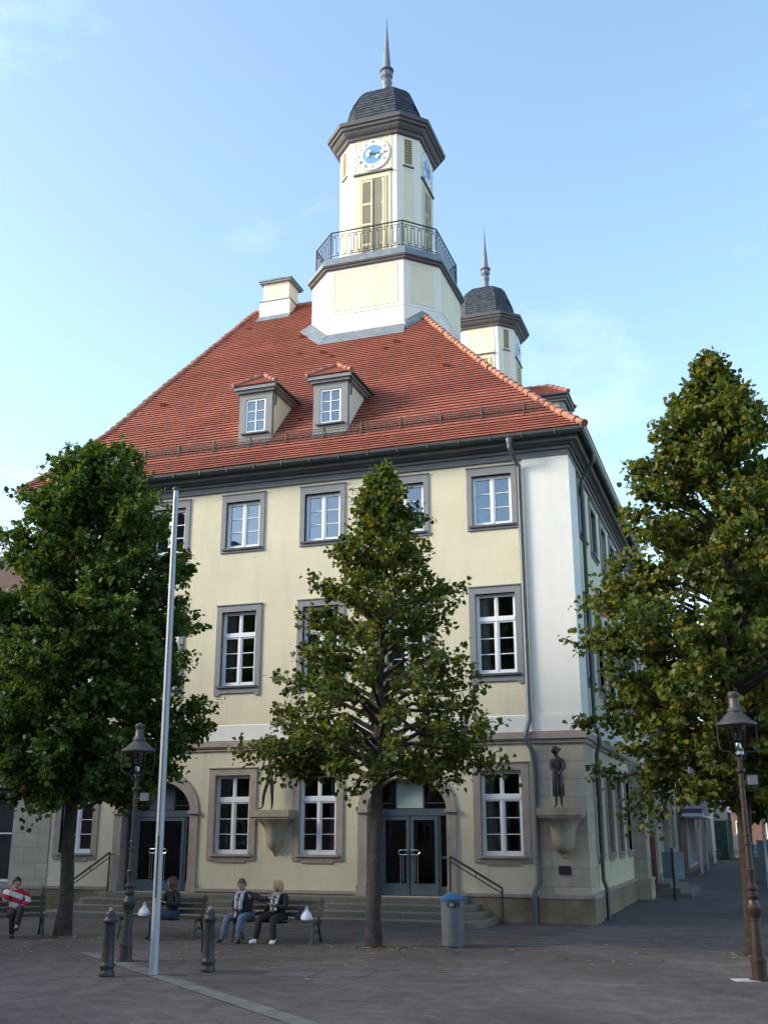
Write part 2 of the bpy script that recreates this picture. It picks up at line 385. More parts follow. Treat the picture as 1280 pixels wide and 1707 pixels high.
FL = Frame((0, 0, 0), (1, 0, 0), (0, -1, 0))
def make_window(k, curt):
    hw, a0, a1, iw, b0, b1, tr = KIND[k]
    mt = M['surround'] if k == 'ground' else M['grey_trim']
    s = MB()
    FL.box(s, -hw, -iw, a0, a1, -.13, .045); FL.box(s, iw, hw, a0, a1, -.13, .045)
    FL.box(s, -iw, iw, a0, b0, -.13, .045); FL.box(s, -iw, iw, b1, a1, -.13, .045)
    FL.box(s, -hw-.02, hw+.02, a1+.002, a1+.032, -.02, .075)
    if k == 'ground':
        FL.box(s, -.46, .46, a0-.06, a0-.002, -.02, .04)
        for u in (-hw, iw):   # joints between the blocks
            for z in (2.2, 3.05): FL.box(s, u-.002, u+hw-iw+.002, z, z+.008, .03, .0475)
    if k == 'first':
        for sg in (-1, 1):
            u0, u1, u2 = sg*hw, sg*(hw-.14), sg*(hw-.21)
            pts = [(u0, a0-.002), (u2, a0-.002), (u1, a0-.075), (u0, a0-.075)]
            f = [FL.p(u, z, .04) for u, z in pts]; b = [FL.p(u, z, -.02) for u, z in pts]
            s.hexa([b[0], b[1], b[2], b[3], f[0], f[1], f[2], f[3]])
    w = s.build('window', mt, hall)
    fr = MB(); woodwork(fr, FL, iw-.001, b0+.001, b1-.001, tr); fr.build('sash_frame', M['winwhite'], w)
    g = MB(); g.quad(FL.p(-iw+.03, b0+.03, -.15), FL.p(iw-.03, b0+.03, -.15), FL.p(iw-.03, b1-.03, -.15), FL.p(-iw+.03, b1-.03, -.15))
    g.build('pane', M['glasstop'] if k == 'top' else M['glass'], w)
    sl = MB(); FL.box(sl, -iw-.09, iw+.09, b0-.045, b0+.012, -.1, .10); sl.build('sill', mt if k == 'ground' else M['dark_line'], w)
    if curt:
        cu = MB(); side = -1 if curt == 1 else 1
        n = 14; z0, z1 = b0+.1, b1-.08
        for sd in ((-1, 1) if curt == 3 else (side,)):
            for j in range(n):
                ua = sd*(iw-.02-j*.30/n); ub = sd*(iw-.02-(j+1)*.30/n)
                oa = -.30+.035*math.sin(j*1.7); ob = -.30+.035*math.sin((j+1)*1.7)
                cu.quad(FL.p(ua, z0, oa), FL.p(ub, z0, ob), FL.p(ub, z1, ob), FL.p(ua, z1, oa))
        cu.build('curtain', M['curtain'], w)
    return w
protos = {}
def put_window(k, curt, loc, rz):
    key = (k, curt)
    if key not in protos: w = make_window(k, curt); protos[key] = w
    else: w = copy_tree(protos[key], hall)
    w.location = loc; w.rotation_euler = (0, 0, rz); return w
cpat = {('top', 2): 1, ('top', 0): 3, ('first', 0): 1, ('first', 3): 1, ('ground', 0): 1, ('first', 2): 3, ('first', 4): 2, ('top', 3): 2, ('ground', 3): 1, ('ground', 2): 2, ('top', 5): 2}
for i, c in enumerate(COLS):
    for k in ['first', 'top'] + (['ground'] if i not in (1, 4) else []):
        put_window(k, cpat.get((k, i), 0), (c, 0, 0), 0)
for j, y in enumerate(SC_Y):
    for k in ('first', 'top') + (('ground',) if not 10.2 < y < 22.3 else ()):
        put_window(k, (j*5) % 4, (0, y, 0), R(90))
# yellow poster inside the leftmost ground floor window
po = MB(); FL.box(po, -.50, -.12, 1.78, 2.18, -.2, -.19); 
for k in range(7):
    a = k*.9; FL.box(po, -.31+.09*math.cos(a)-.03, -.31+.09*math.cos(a)+.03, 1.98+.1*math.sin(a)-.03, 1.98+.1*math.sin(a)+.03, -.19, -.188-.001*k, 1)
p_ = po.build('window_poster', [mat('poster_yellow', (.7, .5, .05), .6, noise=.05), mat('poster_dark', (.3, .12, .02), .6)], None)
p_.location = (COLS[5], 0, 0); tag(p_, 'yellow square poster with dark marks inside the ground floor window beside the left tree trunk', 'poster')

# ---- entrances
def make_entrance(c):
    d = MB()
    for sg in (-1, 1):
        u0, u1 = sorted((sg*1.13, sg*1.4))
        FL.box(d, u0, u1, .86, 2.74, -.40, .05)
        FL.box(d, u0-.03*(sg < 0)-.0, u1+.03*(sg > 0), .581, .858, -.38, .11)
        FL.box(d, min(sg*1.09, sg*1.44), max(sg*1.09, sg*1.44), 2.742, 2.83, -.37, .11)
        for z in (1.5, 2.1): FL.box(d, u0-.002, u1+.002, z, z+.008, .03, .0525)
    n = 20
    i_ = arch_pts(0, 1.13, .88, 2.8, n); o_ = arch_pts(0, 1.4, 1.25, 2.8, n)
    for k in range(n):
        a = [FL.p(*i_[k], .05), FL.p(*o_[k], .05), FL.p(*o_[k+1], .05), FL.p(*i_[k+1], .05)]
        b = [FL.p(*i_[k], -.4), FL.p(*o_[k], -.4), FL.p(*o_[k+1], -.4), FL.p(*i_[k+1], -.4)]
        d.hexa(b+a)
    d.hexa([FL.p(-.16, 3.62, -.1), FL.p(.16, 3.62, -.1), FL.p(.16, 3.62, .09), FL.p(-.16, 3.62, .09), FL.p(-.21, 4.02, -.1), FL.p(.21, 4.02, -.1), FL.p(.21, 4.02, .09), FL.p(-.21, 4.02, .09)])
    e = d.build('entrance', M['surround'], hall); e.location = (c, 0, 0)
    f = MB()
    for u in (-1.13, -.88, .80, 1.06): FL.box(f, u, u+.07, .585, 2.66, -.38, -.30)
    FL.box(f, -1.13, 1.13, 2.66, 2.84, -.39, -.27)
    FL.box(f, -1.06, -.81, .585, .83, -.36, -.32); FL.box(f, .87, 1.06, .585, .83, -.36, -.32)
    FL.box(f, -1.06, -.81, 1.55, 1.6, -.36, -.32); FL.box(f, .87, 1.06, 1.55, 1.6, -.36, -.32)
    for u in (-.42, .38): FL.box(f, u, u+.04, 2.84, 3.62, -.36, -.31)
    FL.box(f, -1.1, 1.1, 2.98, 3.0, -.35, -.33)
    f.build('door_frame', M['doorblue'], e)
    g = MB(); g.poly([FL.p(u, z, -.345) for u, z in arch_pts(0, 1.13, .88, 2.8, n)]+[FL.p(-1.13, .6, -.345), FL.p(1.13, .6, -.345)])
    g.build('glazing', M['glassdoor'], e)
    pn = MB(); FL.box(pn, -.378, .378, 2.86, 3.60, -.335, -.30); pn.build('frosted_panel', M['panel'] if c == DOORS[0] else M['doorblue'], e)
    for sg in (-1, 1):
        lf = MB(); u0, u1 = sorted((sg*.012, sg*.80))
        FL.ring(lf, u0, u1, .60, 2.64, .095, -.335, -.28, wb=.3)
        l_ = lf.build('door_leaf', M['doorblue'], e)
        h = MB(); a = sg*.05
        h.tube([FL.p(a, 1.76, -.27), FL.p(a, 1.76, -.2), FL.p(sg*.25, 1.76, -.2), FL.p(sg*.31, 1.70, -.2), FL.p(sg*.25, 1.64, -.2), FL.p(a, 1.64, -.2), FL.p(a, 1.64, -.27)], .014, 8)
        h.tube([FL.p(sg*.17, 1.64, -.2), FL.p(sg*.17, .95, -.2), FL.p(sg*.17, .95, -.27)], .012, 8)
        h.tube([FL.p(sg*.24, 1.64, -.2), FL.p(sg*.24, .88, -.2), FL.p(sg*.24, .88, -.27)], .012, 8)
        h.build('door_handle', M['steel'], l_, smooth=True)
    return e
for c in DOORS: make_entrance(c)

# ---- side portal towards the street
po = MB()
for a, b in ((10.42, 11.7), (14.9, 17.5), (20.7, 22.0)):
    FS.box(po, a, b, .70, 3.0, -.02, .45); FS.box(po, a-.05, b+.05, -.1, .62, -.02, .53); FS.box(po, a-.07, b+.07, .622, .698, -.02, .56); FS.box(po, a-.04, b+.04, 3.002, 3.09, -.02, .5)
FS.box(po, 10.42, 22.0, 4.2, 4.47, -.02, .45)
for a, b in ((11.7, 14.9), (17.5, 20.7)):
    c = (a+b)/2; hw = (b-a)/2; pts = arch_pts(c, hw, 1.05, 3.09, 14)
    for k in range(14):
        (ua, za), (ub, zb) = pts[k], pts[k+1]
        po.hexa([FS.p(ua, za, -.02), FS.p(ub, zb, -.02), FS.p(ub, zb, .45), FS.p(ua, za, .45), FS.p(ua, 4.199, -.02), FS.p(ub, 4.199, -.02), FS.p(ub, 4.199, .45), FS.p(ua, 4.199, .45)])
for a, b in ((10.42, 11.7), (14.9, 17.5), (20.7, 22.0)): FS.box(po, a, b, 3.092, 4.198, -.02, .45)
portal = po.build('side_portal', M['stone'], hall)
pd = MB()
for a, b in ((11.7, 14.9), (17.5, 20.7)): FS.box(pd, a, b, .3, 4.1, -.35, -.3)
pd.build('portal_door', M['doorblue'], portal)
ps = MB()
ps.box(.1, 1.75, 11.9, 17.5, -.1, .15); ps.box(.1, 1.35, 12.15, 17.2, .152, .30); ps.box(.1, 1.0, 12.4, 17.0, .302, .45)
ps.build('portal_step', M['step'], portal, bevel=.015)
rd = MB(); FS.box(rd, 11.9, 11.96, .45, 2.1, -.2, .62); rd.build('portal_leaf', mat('red_brown_leaf', (.22, .07, .05), .5), portal)

# ---- steps with rounded ends
def step_slab(mb, x0, x1, yf, z0, z1, r=.45):
    pts = [(x0, -.06)]
    for k in range(7): a = math.pi+math.pi/2*k/6; pts.append((x0+r+r*math.cos(a), yf+r+r*math.sin(a)))
    for k in range(7): a = -math.pi/2+math.pi/2*k/6; pts.append((x1-r+r*math.cos(a), yf+r+r*math.sin(a)))
    pts.append((x1, -.06))
    n = len(pts); b = len(mb.v)
    mb.v += [(x, y, z0) for x, y in pts]+[(x, y, z1) for x, y in pts]
    for k in range(n):
        k2 = (k+1) % n; mb.f.append((b+k, b+k2, b+n+k2, b+n+k)); mb.m.append(0)
    mb.f.append(tuple(b+n+k for k in range(n))); mb.m.append(0)
stairs = empty('entrance_stairs', parent=hall)
for k, (x1, yf, z0, z1) in enumerate([(-2.32, -2.1, -.1, .145), (-2.55, -1.6, .1, .29), (-2.8, -1.1, .25, .435), (-3.1, -.6, .4, .58)]):
    s = MB(); step_slab(s, -17.4-x1+.15, x1, yf, z0, z1); s.build('step', M['step'], stairs, bevel=.012)
def handrail(x0, x1, z0, z1, zb):
    h = MB(); y = -.32
    h.bar((x0, y, z0), (x1, y, z1), .045, .05); h.bar((x0, y, z0-.13), (x1, y, z1-.13), .03, .03)
    h.bar((x1, y, zb), (x1, y, z1), .045, .045); h.bar((x0, y, .58), (x0, y, z0), .04, .04)
    xm = (x0+x1)/2; zm = (z0+z1)/2; h.bar((xm, y, zm-.13), (xm, y, zm), .02)
    h.bar((x0, y, z0-.05), (x0, 0, z0-.05), .025)
    h.build('handrail', M['rail'], stairs)
handrail(-3.55, -2.18, 1.62, .85, 0); handrail(-13.85, -15.1, 1.66, .85, 0)

# ---- corbels
def corbel(c, hw, out, yb, pend):
    m = MB(); y0 = yb
    m.box(c-hw, c+hw, y0-out, y0+.03, 2.64, 2.83); m.box(c-hw+.03, c+hw-.03, y0-out+.03, y0+.03, 2.58, 2.638)
    prof = [(.02, 1.58), (.06, 1.60), (.075, 1.66), (.05, 1.70), (.14, 1.72), (.24, 1.80), (.29, 1.92), (.31, 2.08), (.33, 2.25), (.37, 2.4), (.45, 2.5), (.52, 2.579)]
    if pend: prof = [(.015, 1.57), (.05, 1.66), (.10, 1.72), (.19, 1.79), (.25, 1.90), (.28, 2.05), (.30, 2.2), (.36, 2.4), (.45, 2.5), (.52, 2.579)]
    m.lathe([(r, z) for r, z in prof], (c, y0, 0), 28)
    return m.build('statue_corbel', M['stonep'], hall, smooth=True)
M['stonep'] = mat('carved_stone', (.38, .33, .25), .9, noise=.15, nscale=4, bump=.3, bscale=50, stain=.35)
corbel(-8.72, .61, .5, -.0, True); corbel(-.585, .585, .5, -.045, False)
pq = MB(); FF.box(pq, -.75, -.44, 1.19, 1.40, .046, .075); pq.build('bronze_plaque', M['bronze'], hall)

# ---- downpipes
dp = MB()
dp.tube([(-1.52, -.55, 12.98), (-1.52, -.55, 12.72), (-1.45, -.35, 12.5), (-1.36, -.12, 12.25), (-1.345, -.11, 5.1), (-1.40, -.2, 4.86), (-1.44, -.25, 4.6), (-1.30, -.13, 4.3), (-1.26, -.12, 3.9), (-1.26, -.12, .98), (-1.36, -.2, .75), (-1.37, -.21, .6), (-1.37, -.2, 0)], .068, 12)
dp.lathe([(.06, -.12), (.10, .02), (.10, .08), (.07, .1)], (-1.52, -.55, 12.9), 12)
for z in (10.2, 8.4, 7.1, 5.4, 3.1, 1.6, .3): dp.lathe([(.062, 0), (.072, .01), (.072, .04), (.062, .05)], (-1.345 if z > 5 else -1.26 if z > .9 else -1.37, -.11 if z > 5 else -.12 if z > .9 else -.2, z), 12)
dp.build('downpipe', M['pipe'], hall, smooth=True)
dp = MB()
dp.tube([(.55, 1.5, 12.98), (.55, 1.5, 12.75), (.35, 1.6, 12.55), (.13, 1.72, 12.2), (.12, 1.75, 5.1), (.22, 1.76, 4.8), (.22, 1.76, 4.55), (.12, 1.8, 4.3), (.12, 1.8, 1.0), (.2, 1.82, .75), (.2, 1.82, 0)], .06, 12)
dp.build('downpipe', M['gutter'], hall, smooth=True)
dp = MB(); dp.tube([(.12, D-.8, 12.9), (.12, D-.8, 0)], .06, 12); dp.build('downpipe', M['pipe'], hall, smooth=True)

# ------------------------------------------------------------------ roof
def zf(d): return 13.12+.85*d if d < .8 else 13.80+(d-.8)*1.055
HIP_R = ([0, .95, 1.6, 2.63, 4.11, 5.46, 6.66, 7.89, 11.01], [0, .87, 1.48, 2.5, 3.78, 4.90, 5.84, 6.80, 9.33])
HIP_L = ([0, 1.23, 3.12, 5.43, 7.92, 11.01], [-18.13, -17.45, -16.75, -16.33, -15.75, -15.1])
def tiles(mb, A, B, Dp, Cp, row=.20, tw=.18, lift=.045, rng=random):
    """rows of flat tiles between the lower edge A-B and the upper edge Dp-Cp"""
    A, B, Dp, Cp = map(Vector, (A, B, Dp, Cp)); e = (B-A).normalized()
    up = ((Dp+Cp)/2-(A+B)/2); up = up-e*up.dot(e); H = up.length; nrm = e.cross(up).normalized()
    if nrm.z < 0: nrm = -nrm
    n = max(1, round(H/row)); sD = (Dp-A).dot(e); sC = (Cp-A).dot(e); Lb = (B-A).length
    for i in range(n):
        t0, t1 = i/n, (i+1)/n
        l0, l1 = sD*t0, sD*t1; r0, r1 = Lb+(sC-Lb)*t0, Lb+(sC-Lb)*t1
        k = 0; s = math.floor(min(l0, l1)/tw)*tw - (i % 2)*tw/2
        jr = rng.uniform(-.0015, .0015)
        while s < max(r0, r1):
            a0, b0 = max(s+.003, l0), min(s+tw-.003, r0); a1, b1 = max(s+.003, l1), min(s+tw-.003, r1)
            s += tw
            if b0-a0 < .004 or b1-a1 < .0: 
                if b0-a0 < .004: continue
                a1 = b1 = max(l1, min(r1, (a0+b0)/2))
            lf = lift+rng.uniform(-.0012, .0012)+jr
            P0 = A+e*a0+up*t0+nrm*lf; P1 = A+e*b0+up*t0+nrm*lf; P2 = A+e*b1+up*t1+nrm*.006; P3 = A+e*a1+up*t1+nrm*.006
            nb = len(mb.v); th = nrm*.016; bk_ = up*(min(.06, .3*H/n)/H)
            mb.v += [tuple(P0), tuple(P1), tuple(P2), tuple(P3), tuple(P0-th), tuple(P1-th), tuple(P1-th+bk_), tuple(P0-th+bk_), tuple(A+e*b0+up*t0-nrm*.01+bk_), tuple(A+e*a0+up*t0-nrm*.01+bk_)]
            mb.f += [(nb, nb+1, nb+2, nb+3), (nb+4, nb+5, nb+1, nb), (nb+7, nb+6, nb+5, nb+4), (nb+9, nb+8, nb+6, nb+7)]; mb.m += [0]*4
def BK(d): return D+.63-.3*d
# sub-base so no light leaks
rf = MB()
kn = sorted(set(HIP_R[0]) | set(HIP_L[0]) | {.8})
for i in range(len(kn)-1):
    a, b = kn[i], kn[i+1]
    xa, xb = .63-np.interp(a, *HIP_R), .63-np.interp(b, *HIP_R); la, lb = np.interp(a, *HIP_L), np.interp(b, *HIP_L)
    za, zb = zf(a), zf(b)
    tiles(rf, (la, a-.63, za), (xa, a-.63, za), (lb, b-.63, zb), (xb, b-.63, zb))
    tiles(rf, (xa, a-.63, za), (xa, BK(a), za), (xb, b-.63, zb), (xb, BK(b), zb))
    e_ = .012
    rf.quad((la, a-.63, za-e_), (xa, a-.63, za-e_), (xb, b-.63, zb-e_), (lb, b-.63, zb-e_))
    rf.quad((xa, a-.63, za-e_), (xa, BK(a), za-e_), (xb, BK(b), zb-e_), (xb, b-.63, zb-e_))
    rf.quad((la, 21.39-a, za), (la, a-.63, za), (lb, b-.63, zb), (lb, 21.39-b, zb))          # left end
    rf.quad((xa, 21.39-a, za-e_), (la, 21.39-a, za-e_), (lb, 21.39-b, zb-e_), (xb, 21.39-b, zb-e_))  # rear of the front wing
    rf.quad((-18.13+a*.855, a+9, za-e_), (-18.13+b*.855, b+9, zb-e_), (-18.13+b*.855, BK(b), zb-e_), (-18.13+a*.855, BK(a), za-e_))
    rf.quad((xa, BK(a), za-e_), (-18.13+a*.855, BK(a), za-e_), (-18.13+b*.855, BK(b), zb-e_), (xb, BK(b), zb-e_))
roof = rf.build('roof', M['tile'], hall)
def ridge_run(mb, pts, r=.105, seg=.36):
    pts = [Vector(p) for p in pts]
    for i in range(len(pts)-1):
        a, b = pts[i], pts[i+1]; L_ = (b-a).length; n = max(1, round(L_/seg)); d = (b-a)/n
        for k in range(n):
            p = a+d*k; j = random.uniform(-.012, .012)
            mb.tube([p-d*.06+Vector((j, j, .02)), p+d*1.04+Vector((j, j, .0))], [r*1.15, r*.9], 8)
rg = MB()
ridge_run(rg, [(.63-np.interp(d, *HIP_R), d-.63, zf(d)+.02) for d in np.linspace(0, 10.9, 12)])
ridge_run(rg, [(np.interp(d, *HIP_L), d-.63, zf(d)+.02) for d in HIP_L[0]])
ridge_run(rg, [(-15.1, 10.38, 24.58), (-8.7, 10.38, 24.58)]); ridge_run(rg, [(-8.7, 10.38, 24.58), (-8.7, 29.5, 24.58)])
rg.build('ridge_tiles', M['ridge'], roof, smooth=True)
sg = MB(); y = .44; z = zf(y+.63)
for dz in (.05, .15, .25, .33): sg.box(-17.0, -.62, y-.011, y+.011, z+dz, z+dz+.018)
x = -17.0
while x < -.6: sg.box(x-.006, x+.006, y-.006, y+.006, z+.03, z+.34); x += .115
x = -16.6
while x < -.6:
    sg.tube([(x, y+.25, z+.24), (x, y-.02, z+.40), (x, y-.04, z+.10), (x, y-.10, z-.03), (x, y-.02, z-.05)], .020, 6); x += 1.28
for dz in (.05, .15, .25, .33): sg.box(.63-1.05-.01, .63-1.05+.01, 1.2, D-1.2, z+dz, z+dz+.018)
sg.build('snow_guard', mat('guard_metal', (.11, .075, .065), .6, .3, noise=.2), roof)
VENTS = ((-4.48, 4.32), (-6.93, 6.43), (-7.27, 6.11), (-9.88, 6.45), (-9.4, 6.12), (-15.41, 4.33), (-11.47, 8.02), (-8.92, 2.28), (-6.51, 2.34), (-14.61, 9.5), (-11.0, 6.7))
M['vent'] = mat('vent_tile', (.22, .06, .035), .8)
for px, d in VENTS:
    z = zf(d); y = d-.63; s_ = .12 if px in (-4.48, -6.93, -9.88, -15.41, -11.47) else .06
    vt = MB(); vt.tube([(px, y-.17, z-.05), (px, y-.02, z+.08)], [s_*.85, s_*.5], 8); vt.build('roof_vent', M['vent'], roof)

# ---- chimney
ch = MB(); ch.box(-14.42, -13.2, 9.7, 10.75, 22.5, 25.5); ch.box(-14.54, -13.1, 9.6, 10.85, 22.4, 24.58); 
chim = ch.build('chimney', M['white_tower'], hall)
cc = MB(); cc.box(-14.56, -13.06, 9.56, 10.89, 25.5, 25.58); cc.box(-14.60, -13.02, 9.52, 10.93, 25.58, 25.65, 0)
cc.build('chimney_cap', M['zinc'], chim)
cb = MB(); cb.box(-14.57, -13.07, 9.57, 10.88, 24.582, 24.63); cb.build('chimney_ledge', M['grey_trim'], chim)
cq = MB(); cq.box(-14.2, -13.42, 9.69, 9.75, 24.78, 25.34); cq.box(-13.3, -13.19, 9.9, 10.55, 24.78, 25.34); cq.build('cream_panel', M['cream2'], chim)
cf = MB(); cf.quad((-14.62, 9.36, zf(9.99)+.06), (-13.02, 9.36, zf(9.99)+.06), (-13.06, 9.59, zf(10.22)+.14), (-14.58, 9.59, zf(10.22)+.14)); cf.build('flashing', M['zinc'], chim)

# ---- dormers
def make_dormer():
    h = 1.72; b = h/1.055; hw = .57
    f = MB(); iw, z0, z1 = .36, .33, 1.5
    FL.wall(f, -hw-.01, hw+.01, 0, h, [(-iw, iw, z0, z1)], .12, out=.03)
    for s_ in (-1, 1): f.box(min(s_*(hw-.01), s_*(hw+.02)), max(s_*(hw-.01), s_*(hw+.02)), -.031, .13, 0, h)
    d = f.build('dormer', M['grey_trim'], hall)
    for s_ in (-1, 1):
        w = MB(); i_ = s_*.03
        w.poly([(s_*hw, 0, 0), (s_*hw, 0, h), (s_*hw, b, h)], 0); w.poly([(s_*hw-i_, 0, 0), (s_*hw-i_, 0, h), (s_*hw-i_, b, h)], 0); w.quad((s_*hw, 0, h), (s_*hw, b, h), (s_*hw-i_, b, h), (s_*hw-i_, 0, h))
        w.build('dormer_cheek', M['cream2'], d)
    k = MB(); k.box(-.68, .68, -.12, 1.85, h, h+.09); k.box(-.75, .75, -.19, 1.95, h+.09, h+.22); k.build('dormer_cornice', M['grey_trim'], d)
    wn = MB(); FL.ring(wn, -iw, iw, z0, z1, .06, -.06, 0.0); FL.box(wn, -.02, .02, z0+.06, z1-.06, -.05, -.005)
    for j in (1, 2): zz = z0+.06+(z1-z0-.12)*j/3; FL.box(wn, -iw+.06, iw-.06, zz-.012, zz+.012, -.05, -.012)
    wd = wn.build('dormer_window', M['winwhite'], d)
    g = MB(); g.quad(FL.p(-iw+.03, z0+.03, -.035), FL.p(iw-.03, z0+.03, -.035), FL.p(iw-.03, z1-.03, -.035), FL.p(-iw+.03, z1-.03, -.035)); g.build('pane', M['glasstop'], wd)
    bk = MB(); FL.box(bk, -iw, iw, z0, z1, -.35, -.34); bk.build('blind', mat('blind_blue', (.18, .24, .33), .8), wd)
    s = MB(); FL.box(s, -.47, .47, z0-.07, z0-.02, .0, .12); s.build('sill', M['dark_line'], d)
    r = MB(); z0 = h+.225; zr = 2.55; e = .77; yb0 = z0/1.055; ybr = zr/1.055
    tiles(r, (-e, -.22, z0), (e, -.22, z0), (0, .55, zr), (0, .55, zr), .15, .15, .022)
    tiles(r, (e, -.22, z0), (e, yb0+.05, z0), (0, .55, zr), (0, ybr+.05, zr), .15, .15, .022)
    tiles(r, (-e, yb0+.05, z0), (-e, -.22, z0), (0, ybr+.05, zr), (0, .55, zr), .15, .15, .022)
    r.poly([(-e, -.22, z0-.01), (e, -.22, z0-.01), (0, .55, zr-.015)]); r.poly([(e, -.22, z0-.01), (e, yb0, z0-.01), (0, ybr, zr-.015), (0, .55, zr-.015)]); r.poly([(-e, -.22, z0-.01), (-e, yb0, z0-.01), (0, ybr, zr-.015), (0, .55, zr-.015)])
    dr = r.build('dormer_roof', M['tile'], d)
    rr = MB(); ridge_run(rr, [(-e, -.22, z0+.03), (0, .55, zr+.03)], .075, .3); ridge_run(rr, [(e, -.22, z0+.03), (0, .55, zr+.03)], .075, .3); ridge_run(rr, [(0, .55, zr+.03), (0, ybr, zr+.03)], .075, .3)
    rr.build('ridge_tiles', M['ridge'], dr, smooth=True)
    p = MB(); p.tube([(.72, -.1, h+.1), (.66, .12, h-.05), (.64, .14, h-.45)], .03, 8); p.tube([(.80, -.2, h+.2), (.80, 1.95, h+.2)], .045, 8); p.tube([(-.80, -.2, h+.2), (-.80, 1.95, h+.2)], .045, 8)
    p.tube([(.86, 1.95, h+.2), (.95, 1.9, h+.05), (.75, 1.3, 1.3), (.6, .1, .1), (.5, -.7, -.55)], .008, 5)
    p.build('dormer_gutter', M['gutter'], d, smooth=True)
    ap = MB(); ap.hexa([(-.58, -.2, -.16), (.58, -.2, -.16), (.58, .0, -.05), (-.58, .0, -.05), (-.6, -.04, 0), (.6, -.04, 0), (.6, .1, .02), (-.6, .1, .02)]); ap.build('flashing', M['zinc'], d)
    return d
d0 = make_dormer(); d0.location = (-10.17, .75, 14.40)
d1 = copy_tree(d0, hall); d1.location = (-7.52, .72, 14.38)
for y in (5.80, 12.9, 20.0):
    d1 = copy_tree(d0, hall); d1.location = (-.80, y, 14.60); d1.rotation_euler = (0, 0, R(90))

# ---- towers
def octo(h, z, c, f=None):
    f = h*.585 if f is None else f
    return [Vector((c[0]+x, c[1]+y, z)) for x, y in ((-f, -h), (f, -h), (h, -f), (h, f), (f, h), (-f, h), (-h, f), (-h, -f))]
def oct_loft(mb, prof, c, cap=True, mi=0, ff=None):
    rings = [octo(h, z, c, None if ff is None else ff(h)) for h, z in prof]
    for i in range(len(rings)-1):
        for k in range(8): mb.quad(rings[i][k], rings[i][(k+1) % 8], rings[i+1][(k+1) % 8], rings[i+1][k], mi)
    if cap: mb.poly(rings[-1], mi); mb.poly(list(reversed(rings[0])), mi)
def oct_faces(h, c, f=None):
    r = octo(h, 0, c, f); out = []
    for k in range(8):
        a, b = r[k], r[(k+1) % 8]; u = (b-a).normalized(); n = Vector((u.y, -u.x, 0))
        out.append((Frame((a+b)/2, u, n), (b-a).length/2))
    return out
def make_clock(F, zc):
    m = MB(); n = 40
    def disc(r, o, mi, r0=0):
        for k in range(n):
            a, b = 2*math.pi*k/n, 2*math.pi*(k+1)/n
            m.quad(F.p(r0*math.cos(a), zc+r0*math.sin(a), o), F.p(r*math.cos(a), zc+r*math.sin(a), o), F.p(r*math.cos(b), zc+r*math.sin(b), o), F.p(r0*math.cos(b), zc+r0*math.sin(b), o), mi)
    for k in range(n):
        a, b = 2*math.pi*k/n, 2*math.pi*(k+1)/n
        m.quad(F.p(.77*math.cos(a), zc+.77*math.sin(a), .0), F.p(.77*math.cos(b), zc+.77*math.sin(b), .0), F.p(.77*math.cos(b), zc+.77*math.sin(b), .06), F.p(.77*math.cos(a), zc+.77*math.sin(a), .06), 0)
    disc(.77, .06, 0); disc(.765, .062, 2, .745); disc(.46, .064, 1)
    def stroke(ang, x0, y0, x1, y1, w, o=.066, mi=2):   # local frame: y radial, x tangential
        ca, sa = math.cos(ang), math.sin(ang)
        g = lambda x, y: (x*sa+y*ca, -x*ca+y*sa)
        d = Vector((x1-x0, y1-y0)); q = Vector((-d.y, d.x)).normalized()*w/2
        P = [g(x0-q.x, y0-q.y), g(x1-q.x, y1-q.y), g(x1+q.x, y1+q.y), g(x0+q.x, y0+q.y)]
        m.poly([F.p(a, zc+b, o) for a, b in P], mi)
    NUM = ['XII', 'I', 'II', 'III', 'IIII', 'V', 'VI', 'VII', 'VIII', 'IX', 'X', 'XI']
    wd = {'I': .038, 'V': .085, 'X': .085}
    for i, s in enumerate(NUM):
        ang = math.pi/2-i*math.pi/6; tot = sum(wd[c] for c in s); x = -tot/2; r0, r1 = .53, .68
        for c in s:
            w = wd[c]
            if c == 'I': stroke(ang, x+w/2, r0, x+w/2, r1, .02)
            elif c == 'V': stroke(ang, x+.01, r1, x+w/2, r0, .02); stroke(ang, x+w-.01, r1, x+w/2, r0, .011)
            else: stroke(ang, x+.01, r1, x+w-.01, r0, .02); stroke(ang, x+w-.01, r1, x+.01, r0, .011, .067)
            x += w
        a2 = ang-math.pi/12; stroke(a2, 0, .59, 0, .62, .03)
    for ang, L_, w in ((R(90-6*14.2), .52, .03), (R(90-30*4.23), .36, .04)):
        stroke(ang, 0, -.12, 0, L_, w, .085, 2)
        ca, sa = math.cos(ang), math.sin(ang)
        for s_, rr in ((L_-.08, .05), (L_-.15, .045), (-.26, .06), (-.17, .035)):
            for t in (-1, 1):
                cx = s_*ca+t*.045*sa; cy = s_*sa-t*.045*ca
                m.poly([F.p(cx+rr*math.cos(2*math.pi*k/10), zc+cy+rr*math.sin(2*math.pi*k/10), .09) for k in range(10)], 0)
        stroke(ang, 0, -.28, 0, -.1, .03, .084, 2)
    return m
